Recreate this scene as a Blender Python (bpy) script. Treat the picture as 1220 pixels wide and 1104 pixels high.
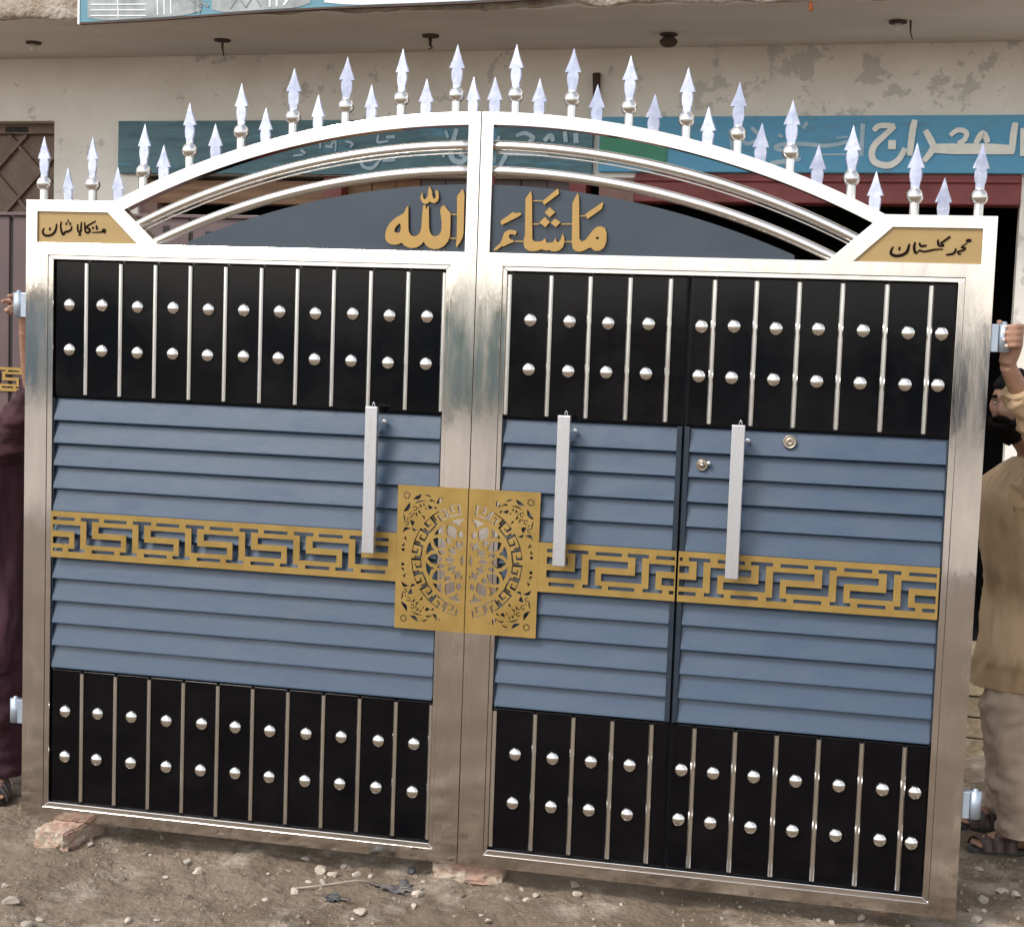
import bpy, bmesh, math, random
from mathutils import Vector, Matrix, noise
from mathutils.geometry import tessellate_polygon
R = math.radians
random.seed(7)
for _o in list(bpy.data.objects):
    bpy.data.objects.remove(_o, do_unlink=True)
scene = bpy.context.scene
col = scene.collection

# ------------------------------------------------------------------ camera
cd = bpy.data.cameras.new('camera')
cd.sensor_fit = 'HORIZONTAL'; cd.sensor_width = 36.0
cd.lens = 36.0 * 1800 / 1220
cd.clip_start = 0.05; cd.clip_end = 3000
cam = bpy.data.objects.new('camera', cd); col.objects.link(cam)
right = Vector((0.976027, 0.214775, 0.035247)); down = Vector((0.052156, -0.073575, -0.995925)); fwd = Vector((-0.211306, 0.973888, -0.083013))
m = Matrix((right, -down, -fwd)).transposed().to_4x4()
m.translation = Vector((1.2841, -5.2138, 1.9180))
cam.matrix_world = m
scene.camera = cam

# ------------------------------------------------------------------ sky, sun, exposure
SUN_DIR = Vector((-0.42, -0.62, 0.80)).normalized()      # towards the sun
world = bpy.data.worlds.new('World'); scene.world = world; world.use_nodes = True
nt = world.node_tree; nt.nodes.clear()
sky = nt.nodes.new('ShaderNodeTexSky'); sky.sky_type = 'NISHITA'; sky.sun_disc = False
sky.sun_elevation = math.asin(SUN_DIR.z); sky.sun_rotation = math.atan2(SUN_DIR.x, SUN_DIR.y)
sky.air_density = 1.0; sky.dust_density = 2.0; sky.ozone_density = 1.0
hs = nt.nodes.new('ShaderNodeHueSaturation'); hs.inputs['Saturation'].default_value = 0.35
bg = nt.nodes.new('ShaderNodeBackground'); bg.inputs['Strength'].default_value = 0.15
wo = nt.nodes.new('ShaderNodeOutputWorld')
nt.links.new(sky.outputs[0], hs.inputs['Color']); nt.links.new(hs.outputs[0], bg.inputs['Color']); nt.links.new(bg.outputs[0], wo.inputs[0])
sd = bpy.data.lights.new('sun', 'SUN'); sd.energy = 1.2; sd.angle = R(14); sd.color = (1.0, 0.95, 0.88)
sun = bpy.data.objects.new('sun', sd); col.objects.link(sun)
sun.rotation_euler = SUN_DIR.to_track_quat('Z', 'Y').to_euler()
vs = scene.view_settings
vs.view_transform = 'Standard'; vs.look = 'None'; vs.gamma = 1.0; vs.use_curve_mapping = False
vs.exposure = 0.88

# ------------------------------------------------------------------ materials
def mat(name, c1, c2=None, scale=6.0, rough=0.5, rough2=None, metal=0.0, bump=0.0, bscale=40.0, stretch=(1, 1, 1), detail=6.0,
        lo=0.35, hi=0.65, c3=None, s3=1.5, lo3=0.5, hi3=0.6, spec=0.5, bdist=0.004, coat=0.0):
    mt = bpy.data.materials.new(name); mt.use_nodes = True
    n = mt.node_tree.nodes; l = mt.node_tree.links
    b = n['Principled BSDF']
    b.inputs['Metallic'].default_value = metal
    b.inputs['Roughness'].default_value = rough
    b.inputs['Specular IOR Level'].default_value = spec
    b.inputs['Coat Weight'].default_value = coat
    b.inputs['Base Color'].default_value = (*c1, 1)
    tc = n.new('ShaderNodeTexCoord'); mp = n.new('ShaderNodeMapping'); mp.inputs['Scale'].default_value = stretch
    geo = n.new('ShaderNodeNewGeometry')
    l.new(geo.outputs['Position'], mp.inputs['Vector'])
    if c2 is not None:
        t = n.new('ShaderNodeTexNoise'); t.inputs['Scale'].default_value = scale; t.inputs['Detail'].default_value = detail; t.inputs['Roughness'].default_value = 0.62
        l.new(mp.outputs[0], t.inputs['Vector'])
        r = n.new('ShaderNodeMapRange'); r.inputs['From Min'].default_value = lo; r.inputs['From Max'].default_value = hi
        l.new(t.outputs[0], r.inputs['Value'])
        mx = n.new('ShaderNodeMix'); mx.data_type = 'RGBA'; mx.inputs['A'].default_value = (*c1, 1); mx.inputs['B'].default_value = (*c2, 1)
        l.new(r.outputs[0], mx.inputs['Factor'])
        out = mx.outputs['Result']
        if c3 is not None:
            t3 = n.new('ShaderNodeTexNoise'); t3.inputs['Scale'].default_value = s3; t3.inputs['Detail'].default_value = 12; t3.inputs['Roughness'].default_value = 0.68
            l.new(mp.outputs[0], t3.inputs['Vector'])
            r3 = n.new('ShaderNodeMapRange'); r3.inputs['From Min'].default_value = lo3; r3.inputs['From Max'].default_value = hi3
            l.new(t3.outputs[0], r3.inputs['Value'])
            m3 = n.new('ShaderNodeMix'); m3.data_type = 'RGBA'; m3.inputs['B'].default_value = (*c3, 1)
            l.new(out, m3.inputs['A']); l.new(r3.outputs[0], m3.inputs['Factor']); out = m3.outputs['Result']
        l.new(out, b.inputs['Base Color'])
        if rough2 is not None:
            rr = n.new('ShaderNodeMapRange'); rr.inputs['From Min'].default_value = lo; rr.inputs['From Max'].default_value = hi
            rr.inputs['To Min'].default_value = rough; rr.inputs['To Max'].default_value = rough2
            l.new(t.outputs[0], rr.inputs['Value']); l.new(rr.outputs[0], b.inputs['Roughness'])
    if bump > 0:
        tb = n.new('ShaderNodeTexNoise'); tb.inputs['Scale'].default_value = bscale; tb.inputs['Detail'].default_value = 5
        l.new(mp.outputs[0], tb.inputs['Vector'])
        bp = n.new('ShaderNodeBump'); bp.inputs['Strength'].default_value = bump; bp.inputs['Distance'].default_value = bdist
        l.new(tb.outputs[0], bp.inputs['Height']); l.new(bp.outputs[0], b.inputs['Normal'])
    return mt

M = {}
M['steel'] = mat('stainless_steel', (.72, .675, .635), (.62, .575, .535), 5, .045, .15, 1.0, .30, 6, (1.8, 1, .36), bdist=.005, c3=(.48, .42, .33), s3=6.5, lo3=.62, hi3=.80)
M['pipe'] = mat('polished_pipe_steel', (.82, .80, .77), (.72, .69, .66), 9, .14, .24, 1.0)
M['stud'] = mat('chrome_stud', (.86, .84, .80), (.74, .71, .67), 60, .06, .16, 1.0, .12, 45, bdist=.003)
M['film'] = mat('steel_under_protective_film', (.54, .56, .68), (.40, .43, .56), 26, .22, .42, .55, .5, 60, coat=.3, bdist=.002)
M['black'] = mat('black_gloss_paint', (.002, .002, .003), (.005, .0045, .005), 5, .09, .19, 0, .16, 5, bdist=.003, lo=.45, hi=.8, spec=.20)
M['blue'] = mat('slate_blue_paint', (.033, .060, .102), (.040, .067, .106), 4, .22, .42, 0.0, .45, 5, (1, 1, 2.2), bdist=.003, c3=(.062, .075, .090), s3=2.2, lo3=.55, hi3=.78, spec=.5)
M['bluedark'] = mat('dark_blue_jamb_paint', (.014, .021, .032), (.02, .029, .042), 8, .4, .55, spec=.3)
M['slate'] = mat('slate_grey_sheet', (.028, .040, .056), (.045, .058, .075), 3.0, .20, .34, .2, .2, 4, bdist=.003, detail=2, lo=.3, hi=.8)
M['gold'] = mat('golden_satin_sheet', (.335, .213, .058), (.37, .238, .070), 10, .28, .44, .45, .15, 30, bdist=.001)
M['gold_letter'] = mat('golden_letter_sheet', (.37, .225, .07), (.40, .24, .065), 14, .35, .5, .25)
M['goldplate'] = mat('golden_name_plate', (.34, .23, .09), (.365, .245, .10), 12, .4, .5, .2)
M['ink'] = mat('dark_brown_engraving', (.012, .005, .003), None, rough=.8, spec=.1)
M['galv'] = mat('brushed_galvanised_bar', (.66, .66, .67), (.52, .52, .54), 40, .22, .42, .8, .3, 60, (1.5, 1, .15), bdist=.002)
M['hinge'] = mat('hinge_under_blue_film', (.42, .48, .56), (.34, .39, .46), 25, .25, .45, .5, .2, 50, bdist=.002)
M['brass'] = mat('brass_lock', (.50, .44, .36), (.30, .25, .18), 60, .25, .4, .9)
M['dirt'] = None
M['stone'] = mat('pale_limestone', (.52, .45, .37), (.34, .28, .22), 18, .85, bump=.8, bscale=60)
M['stone2'] = mat('grey_brown_stone', (.30, .26, .21), (.40, .34, .27), 20, .9, bump=.8, bscale=60)
M['stonedark'] = mat('dark_slag', (.035, .036, .045), (.10, .095, .09), 20, .6, bump=.8, bscale=60)
M['brick'] = mat('worn_red_brick', (.40, .235, .175), (.33, .245, .185), 22, .92, bump=.9, bscale=70, c3=(.42, .36, .28), s3=14, lo3=.52, hi3=.64)
M['wall'] = mat('flaking_whitewash', (.82, .775, .70), (.73, .68, .60), 3, .9, bump=.5, bscale=18, c3=(.58, .55, .50), s3=5.5, lo3=.60, hi3=.62)
def flake_more_to_the_right(mt):
    n = mt.node_tree.nodes; l = mt.node_tree.links
    r3 = [x for x in n if x.type == 'MAP_RANGE' and abs(x.inputs['From Min'].default_value - .60) < 1e-4][0]
    src = r3.inputs['Value'].links[0].from_socket
    sp = n.new('ShaderNodeSeparateXYZ'); g = [x for x in n if x.type == 'NEW_GEOMETRY'][0]; l.new(g.outputs['Position'], sp.inputs[0])
    mr = n.new('ShaderNodeMapRange'); mr.inputs['From Min'].default_value = 0; mr.inputs['From Max'].default_value = 1.3; mr.inputs['To Max'].default_value = .065
    l.new(sp.outputs['X'], mr.inputs['Value'])
    ad = n.new('ShaderNodeMath'); l.new(src, ad.inputs[0]); l.new(mr.outputs[0], ad.inputs[1]); l.new(ad.outputs[0], r3.inputs['Value'])
flake_more_to_the_right(M['wall'])
M['soffit'] = mat('grey_soffit_plaster', (.76, .715, .66), (.67, .62, .565), 2.5, .92, bump=.4, bscale=14, stretch=(.5, 1, 1), c3=(.38, .33, .28), s3=5, lo3=.66, hi3=.76)
M['crumble'] = mat('crumbled_concrete', (.44, .385, .325), (.25, .19, .135), 9, .95, bump=1.0, bscale=30, bdist=.02)
M['teal'] = mat('teal_sign_paint', (.075, .175, .20), (.05, .12, .145), 5, .45, .6, 0, .2, 30, (1, 1, 6), c3=(.07, .25, .36), s3=3, lo3=.56, hi3=.68)
M['signblue'] = mat('blue_sign_paint', (.065, .29, .48), (.10, .32, .47), 6, .45, .6, 0, .2, 30, (1, 1, 4), c3=(.10, .22, .30), s3=4, lo3=.55, hi3=.7)
M['signtext'] = mat('grey_white_sign_letters', (.80, .79, .72), (.70, .69, .62), 14, .6)
M['signtext2'] = mat('faded_white_sign_letters', (.44, .55, .60), (.30, .44, .52), 14, .6)
M['green'] = mat('green_paint_patch', (.03, .24, .13), (.03, .18, .11), 8, .5)
M['red'] = mat('dark_red_paint', (.22, .040, .038), (.16, .038, .035), 6, .5, .7, c3=(.20, .09, .08), s3=7, lo3=.6, hi3=.72)
M['wood'] = mat('brown_timber', (.27, .14, .065), (.18, .09, .045), 7, .6, .7, stretch=(.3, 1, 5))
M['pink'] = mat('dull_pink_plaster', (.26, .15, .13), (.20, .12, .10), 8, .9)
M['mauve'] = mat('mauve_brown_paint', (.085, .052, .055), (.11, .066, .066), 5, .35, .5, 0)
M['brown'] = mat('brown_lattice_paint', (.19, .125, .088), (.14, .09, .064), 8, .55, .7)
M['dark'] = mat('shade_dark_interior', (.018, .016, .016), (.03, .026, .024), 4, .9)  # the room's shade is put into this colour; reused on slot, seams, cut-outs
M['straw'] = mat('straw_coloured_masonry', (.31, .245, .155), (.20, .155, .10), 9, .95, bump=1.0, bscale=30, bdist=.012, c3=(.36, .32, .26), s3=6, lo3=.55, hi3=.65)
M['banner'] = mat('printed_teal_banner', (.10, .25, .31), (.08, .21, .27), 6, .45)
M['bannerpic'] = mat('printed_grey_picture', (.36, .385, .38), (.20, .215, .215), 9, .45)
M['white'] = mat('white_print', (.74, .76, .76), (.66, .68, .68), 12, .5)
M['greyprint'] = mat('grey_print', (.20, .21, .22), None, rough=.5)
M['orange'] = mat('orange_plastic_pipe', (.50, .14, .05), None, rough=.5)
M['rust'] = mat('dark_rusted_iron', (.05, .035, .028), (.09, .05, .035), 30, .8)
M['skin'] = mat('brown_skin', (.36, .20, .135), (.31, .165, .105), 25, .5, .6)
M['nail'] = mat('finger_nail', (.62, .45, .40), None, rough=.35)
M['beige'] = mat('beige_cotton', (.56, .39, .235), (.48, .33, .195), 6, .9, bump=.6, bscale=11, stretch=(1, 1, .45), bdist=.02)
M['taupe'] = mat('taupe_cotton', (.42, .32, .235), (.36, .27, .195), 6, .9, bump=.6, bscale=11, stretch=(1, 1, .45), bdist=.02)
M['maroon'] = mat('maroon_cotton', (.050, .012, .022), (.034, .008, .015), 6, .85, bump=.6, bscale=11, stretch=(1, 1, .45), bdist=.02)
M['cuff'] = mat('pale_cuff_lining', (.55, .52, .46), None, rough=.9)
M['hair'] = mat('black_hair', (.006, .005, .0045), (.012, .010, .009), 80, .85, bump=1.0, bscale=160, spec=.12)
M['leather'] = mat('dark_brown_leather', (.060, .036, .030), (.085, .052, .042), 30, .5, bump=.3, bscale=90)
M['greyleather'] = mat('grey_leather', (.085, .078, .076), (.06, .055, .055), 30, .55)
M['sole'] = mat('rubber_sole', (.055, .050, .048), None, rough=.8)
M['plastic'] = mat('torn_blue_black_plastic', (.045, .055, .075), (.15, .13, .11), 16, .35, bump=.4, bscale=30)
M['farwall'] = mat('far_plaster', (.60, .52, .45), (.52, .45, .38), 1.2, .9)
M['farblue'] = mat('far_blue_shutter', (.22, .38, .48), None, rough=.6)
M['fargreen'] = mat('far_green_foliage', (.24, .30, .18), (.30, .35, .22), 3, .9)
M['farred'] = mat('far_red_shutter', (.48, .24, .20), None, rough=.6)

# ------------------------------------------------------------------ helpers
WL = {}      # world location of every object made here (rotation only on roots)
def reg(o, parent, loc):
    col.objects.link(o)
    loc = Vector(loc)
    if parent is not None:
        o.parent = parent; o.location = loc - WL[parent.name]
    else:
        o.location = loc
    WL[o.name] = loc
    return o
def tag(o, label, cat, group=None, kind=None):
    o['label'] = label; o['category'] = cat
    if group: o['group'] = group
    if kind: o['kind'] = kind
    return o
def thing(name, label, cat, loc=(0, 0, 0), group=None):
    o = bpy.data.objects.new(name, None); o.empty_display_size = .1
    reg(o, None, loc); return tag(o, label, cat, group)
def mesh(name, verts, faces, mt, smooth=False, uvn=None):
    me = bpy.data.meshes.new(name); me.from_pydata([tuple(v) for v in verts], [], faces); me.update()
    if mt is not None: me.materials.append(mt)
    if smooth:
        me.polygons.foreach_set('use_smooth', [True] * len(me.polygons))
    return me
def put(name, me, parent, loc=(0, 0, 0)):
    return reg(bpy.data.objects.new(name, me), parent, loc)
def part(name, verts, faces, mt, parent, smooth=False, bevel=0, loc=None):
    """verts in world coordinates (or in the root's frame for a rotated root)"""
    base = Vector(loc) if loc is not None else (WL[parent.name] if parent is not None else Vector())
    me = mesh(name, [Vector(v) - base for v in verts], faces, mt, smooth)
    o = put(name, me, parent, base)
    if bevel: bev(o, bevel)
    return o
def bev(o, w, seg=2):
    b = o.modifiers.new('bevel', 'BEVEL'); b.width = w; b.segments = seg; b.limit_method = 'ANGLE'; b.angle_limit = R(40)
    return o
BF = [(0, 1, 2, 3), (4, 7, 6, 5), (0, 4, 5, 1), (1, 5, 6, 2), (2, 6, 7, 3), (3, 7, 4, 0)]
def boxv(x0, x1, y0, y1, z0, z1):
    return [(x0, y0, z0), (x0, y1, z0), (x1, y1, z0), (x1, y0, z0), (x0, y0, z1), (x0, y1, z1), (x1, y1, z1), (x1, y0, z1)]
def box(name, x0, x1, y0, y1, z0, z1, mt, parent, bevel=0.0):
    return part(name, boxv(x0, x1, y0, y1, z0, z1), BF, mt, parent, bevel=bevel)
def multibox(name, boxes, mt, parent, bevel=0.0):
    V = []; F = []
    for b in boxes:
        k = len(V); V += boxv(*b); F += [tuple(i + k for i in f) for f in BF]
    return part(name, V, F, mt, parent, bevel=bevel)
def extrude(outer, holes, y0, y1):
    """polygon with holes in the XZ plane, from y0 (front) to y1"""
    def area(p): return sum(p[i][0] * p[(i + 1) % len(p)][1] - p[(i + 1) % len(p)][0] * p[i][1] for i in range(len(p)))
    if area(outer) < 0: outer = outer[::-1]
    holes = [h if area(h) < 0 else h[::-1] for h in holes]
    loops = [outer] + holes
    tri = tessellate_polygon([[Vector((p[0], p[1], 0)) for p in lp] for lp in loops])
    flat = [p for lp in loops for p in lp]; N = len(flat)
    V = [(p[0], y0, p[1]) for p in flat] + [(p[0], y1, p[1]) for p in flat]
    F = []
    for a, b, c in tri:
        A, B_, C_ = flat[a], flat[b], flat[c]
        s = (B_[0] - A[0]) * (C_[1] - A[1]) - (B_[1] - A[1]) * (C_[0] - A[0])
        if s < 0: a, b, c = a, c, b
        if abs(s) < 1e-12: continue
        F.append((a, b, c)); F.append((a + N, c + N, b + N))
    k = 0
    for lp in loops:
        n = len(lp)
        for i in range(n):
            a = k + i; b = k + (i + 1) % n
            F.append((b, a, a + N, b + N))
        k += n
    return V, F
def plate(name, outer, holes, y0, y1, mt, parent, bevel=0.0):
    V, F = extrude(outer, holes, y0, y1)
    return part(name, V, F, mt, parent, bevel=bevel)
def cr(pts, n=5):
    if len(pts) < 3: return pts
    P = [pts[0]] + list(pts) + [pts[-1]]; out = []
    for i in range(1, len(P) - 2):
        for k in range(n):
            t = k / n
            out.append(tuple(0.5 * (2 * P[i][d] + (P[i + 1][d] - P[i - 1][d]) * t + (2 * P[i - 1][d] - 5 * P[i][d] + 4 * P[i + 1][d] - P[i + 2][d]) * t * t + (3 * P[i][d] - P[i - 1][d] - 3 * P[i + 1][d] + P[i + 2][d]) * t ** 3) for d in range(len(pts[0]))))
    out.append(tuple(pts[-1])); return out
def stroke(pts, w, y0, y1, taper=.55):
    """a brush stroke in the XZ plane with thickness"""
    p = cr(pts); n = len(p); V = []; F = []
    for i in range(n):
        a = p[max(i - 1, 0)]; b = p[min(i + 1, n - 1)]
        dx, dz = b[0] - a[0], b[1] - a[1]; L = math.hypot(dx, dz) or 1
        t = i / max(n - 1, 1)
        ww = w / 2 * (taper + (1 - taper) * min(1, 4 * min(t, 1 - t) + .0)) if n > 2 else w / 2
        nx, nz = -dz / L * ww, dx / L * ww
        V += [(p[i][0] + nx, y0, p[i][1] + nz), (p[i][0] - nx, y0, p[i][1] - nz), (p[i][0] + nx, y1, p[i][1] + nz), (p[i][0] - nx, y1, p[i][1] - nz)]
    for i in range(n - 1):
        a = 4 * i; b = a + 4
        F += [(a, a + 1, b + 1, b), (a, b, b + 2, a + 2), (a + 1, a + 3, b + 3, b + 1), (a + 2, b + 2, b + 3, a + 3)]
    F += [(0, 2, 3, 1), (4 * n - 4, 4 * n - 3, 4 * n - 1, 4 * n - 2)]
    return V, F
def tubev(path, rad, seg=12, cap=True):
    V = []; F = []; n = len(path); path = [Vector(p) for p in path]
    up = None
    for i, p in enumerate(path):
        d = (path[min(i + 1, n - 1)] - path[max(i - 1, 0)]).normalized()
        if up is None:
            up = d.orthogonal().normalized()
        else:
            up = (up - d * up.dot(d)).normalized()
        sd_ = d.cross(up); r = rad[i] if isinstance(rad, (list, tuple)) else rad
        for k in range(seg):
            a = 2 * math.pi * k / seg
            V.append(p + (up * math.cos(a) + sd_ * math.sin(a)) * r)
    for i in range(n - 1):
        for k in range(seg):
            a = i * seg + k; b = i * seg + (k + 1) % seg
            F.append((a, b, b + seg, a + seg))
    if cap:
        F.append(tuple(range(seg))[::-1]); F.append(tuple((n - 1) * seg + k for k in range(seg)))
    return V, F
def tube(name, path, rad, mt, parent, seg=12):
    V, F = tubev(path, rad, seg)
    return part(name, V, F, mt, parent, smooth=True)
def lathe(prof, seg=16, axis='z'):
    """prof: list of (r, t) ; axis z (up) or y (towards -y)"""
    V = []; F = []
    for r, t in prof:
        for k in range(seg):
            a = 2 * math.pi * k / seg
            x, y = r * math.cos(a), r * math.sin(a)
            V.append((x, y, t) if axis == 'z' else (x, -t, y))
    for i in range(len(prof) - 1):
        for k in range(seg):
            a = i * seg + k; b = i * seg + (k + 1) % seg
            F.append((a, b, b + seg, a + seg))
    F.append(tuple(range(seg))[::-1]); F.append(tuple((len(prof) - 1) * seg + k for k in range(seg)))
    return V, F
def cells(xs, zs, solid, y0, y1):
    V = []; F = []; ix = {}
    def v(i, j, s):
        k = (i, j, s)
        if k not in ix: ix[k] = len(V); V.append((xs[i], (y0, y1)[s], zs[j]))
        return ix[k]
    nx, nz = len(xs) - 1, len(zs) - 1
    S = [[solid(i, j) for j in range(nz)] for i in range(nx)]
    g = lambda i, j: 0 <= i < nx and 0 <= j < nz and S[i][j]
    for i in range(nx):
        for j in range(nz):
            if not S[i][j]: continue
            F.append((v(i, j, 0), v(i + 1, j, 0), v(i + 1, j + 1, 0), v(i, j + 1, 0)))
            F.append((v(i, j, 1), v(i, j + 1, 1), v(i + 1, j + 1, 1), v(i + 1, j, 1)))
            if not g(i - 1, j): F.append((v(i, j, 0), v(i, j + 1, 0), v(i, j + 1, 1), v(i, j, 1)))
            if not g(i + 1, j): F.append((v(i + 1, j, 0), v(i + 1, j, 1), v(i + 1, j + 1, 1), v(i + 1, j + 1, 0)))
            if not g(i, j - 1): F.append((v(i, j, 0), v(i, j, 1), v(i + 1, j, 1), v(i + 1, j, 0)))
            if not g(i, j + 1): F.append((v(i, j + 1, 0), v(i + 1, j + 1, 0), v(i + 1, j + 1, 1), v(i, j + 1, 1)))
    return V, F
def fbm(x, y, z=0.0, o=4):
    return noise.fractal(Vector((x, y, z)), 1.0, 2.0, o)

# ------------------------------------------------------------------ ground
GZ = -0.07
def gz(x, y):
    h = .022 * fbm(x * .55 + 3, y * .55, 1, 3) + .016 * fbm(x * 3, y * 3, 5, 4) + .014 * fbm(x * 8, y * 8, 9, 5) - .010 * abs(fbm(x * 15, y * 15, 2, 4))
    d = math.hypot(x - .3, y)
    h *= 1.0 if d < 12 else 12 / d
    return GZ + h - .004
def axis(fine0, fine1, step, far):
    a = []; x = fine0; s = step
    while x > -far: s *= 1.22; x -= s; a.append(x)
    a = a[::-1]; x = fine0
    while x < fine1: a.append(x); x += step
    s = step
    while x < far: a.append(x); s *= 1.22; x += s
    return a
gx = axis(-2.3, 2.7, .011, 400); gy = axis(-1.1, 1.5, .013, 400)
V = [(x, y, gz(x, y)) for y in gy for x in gx]
nx = len(gx)
F = [(j * nx + i, j * nx + i + 1, (j + 1) * nx + i + 1, (j + 1) * nx + i) for j in range(len(gy) - 1) for i in range(nx - 1)]
mt = mat('trodden_dirt', (.200, .152, .108), (.120, .088, .058), 1.7, .95, bump=1.0, bscale=42, detail=12, lo=.40, hi=.60, c3=(.31, .26, .205), s3=2.8, lo3=.52, hi3=.64, bdist=.016)
ground = part('ground', V, F, mt, None, smooth=True)
road = box('road', -220, 220, -31, -8.5, GZ - .2, -.018, mat('pale_dusty_road', (.46, .41, .35), (.38, .34, .29), .5, .95), None)
road['kind'] = 'structure'; road['label'] = 'pale dusty road running past the yard'
ground['kind'] = 'structure'; ground['label'] = 'trodden brown dirt yard with pale sandy patches'

# ------------------------------------------------------------------ traced lettering (metres, on the gate plane / on the facade)
LET_L = [[[[-0.0802,2.4075],[-0.0602,2.4328],[-0.0531,2.4117],[-0.0533,2.3714],[-0.0526,2.279],[-0.0553,2.2635],[-0.0647,2.244],[-0.0751,2.2291],[-0.0784,2.2329],[-0.0766,2.2631],[-0.0777,2.3325]],[]],[[[-0.1266,2.3748],[-0.114,2.3596],[-0.1015,2.3467],[-0.1013,2.2935],[-0.1017,2.2664],[-0.1091,2.2469],[-0.1227,2.2312],[-0.1386,2.2223],[-0.1567,2.2196],[-0.175,2.223],[-0.1875,2.2317],[-0.1972,2.2451],[-0.2078,2.2332],[-0.2238,2.2243],[-0.24,2.2216],[-0.2564,2.2244],[-0.271,2.2326],[-0.2786,2.2403],[-0.2894,2.2346],[-0.3057,2.2319],[-0.3222,2.2347],[-0.3348,2.2441],[-0.3405,2.2577],[-0.3398,2.2733],[-0.3342,2.2929],[-0.3224,2.3107],[-0.3045,2.3265],[-0.2804,2.3406],[-0.2724,2.3465],[-0.2667,2.3602],[-0.2581,2.372],[-0.2557,2.2944],[-0.2532,2.2789],[-0.2455,2.2674],[-0.2332,2.263],[-0.2211,2.2671],[-0.2113,2.2778],[-0.2076,2.2914],[-0.206,2.3302],[-0.204,2.369],[-0.2013,2.3748],[-0.196,2.3737],[-0.1906,2.3576],[-0.187,2.3692],[-0.1825,2.3693],[-0.1794,2.2958],[-0.176,2.2804],[-0.1684,2.2689],[-0.1561,2.2645],[-0.1441,2.2687],[-0.1356,2.2793],[-0.1328,2.2948],[-0.1335,2.316],[-0.1395,2.3507],[-0.1384,2.3662]],[[[-0.2856,2.3094],[-0.2829,2.29],[-0.2866,2.2763],[-0.2968,2.2742],[-0.3063,2.2779],[-0.3073,2.2837],[-0.3035,2.2935],[-0.2948,2.3034]]]],[[[-0.182,2.4407],[-0.1725,2.4235],[-0.1708,2.4081],[-0.1652,2.3958],[-0.1584,2.3986],[-0.1576,2.4122],[-0.1612,2.4217],[-0.1533,2.4284],[-0.1481,2.4161],[-0.1467,2.3988],[-0.152,2.3872],[-0.1619,2.3812],[-0.172,2.383],[-0.1802,2.3867],[-0.1861,2.3808],[-0.1961,2.3776],[-0.2064,2.3825],[-0.2137,2.3959],[-0.2133,2.4075],[-0.2055,2.4184],[-0.2059,2.4037],[-0.2007,2.3941],[-0.1927,2.3962],[-0.187,2.4079],[-0.1863,2.4252]],[]],[[[-0.1006,2.3456],[-0.0785,2.3448],[-0.0784,2.3409],[-0.1005,2.3417]],[]],[[[-0.1059,2.2617],[-0.0797,2.2611],[-0.0796,2.2572],[-0.1058,2.2578]],[]]]
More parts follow.
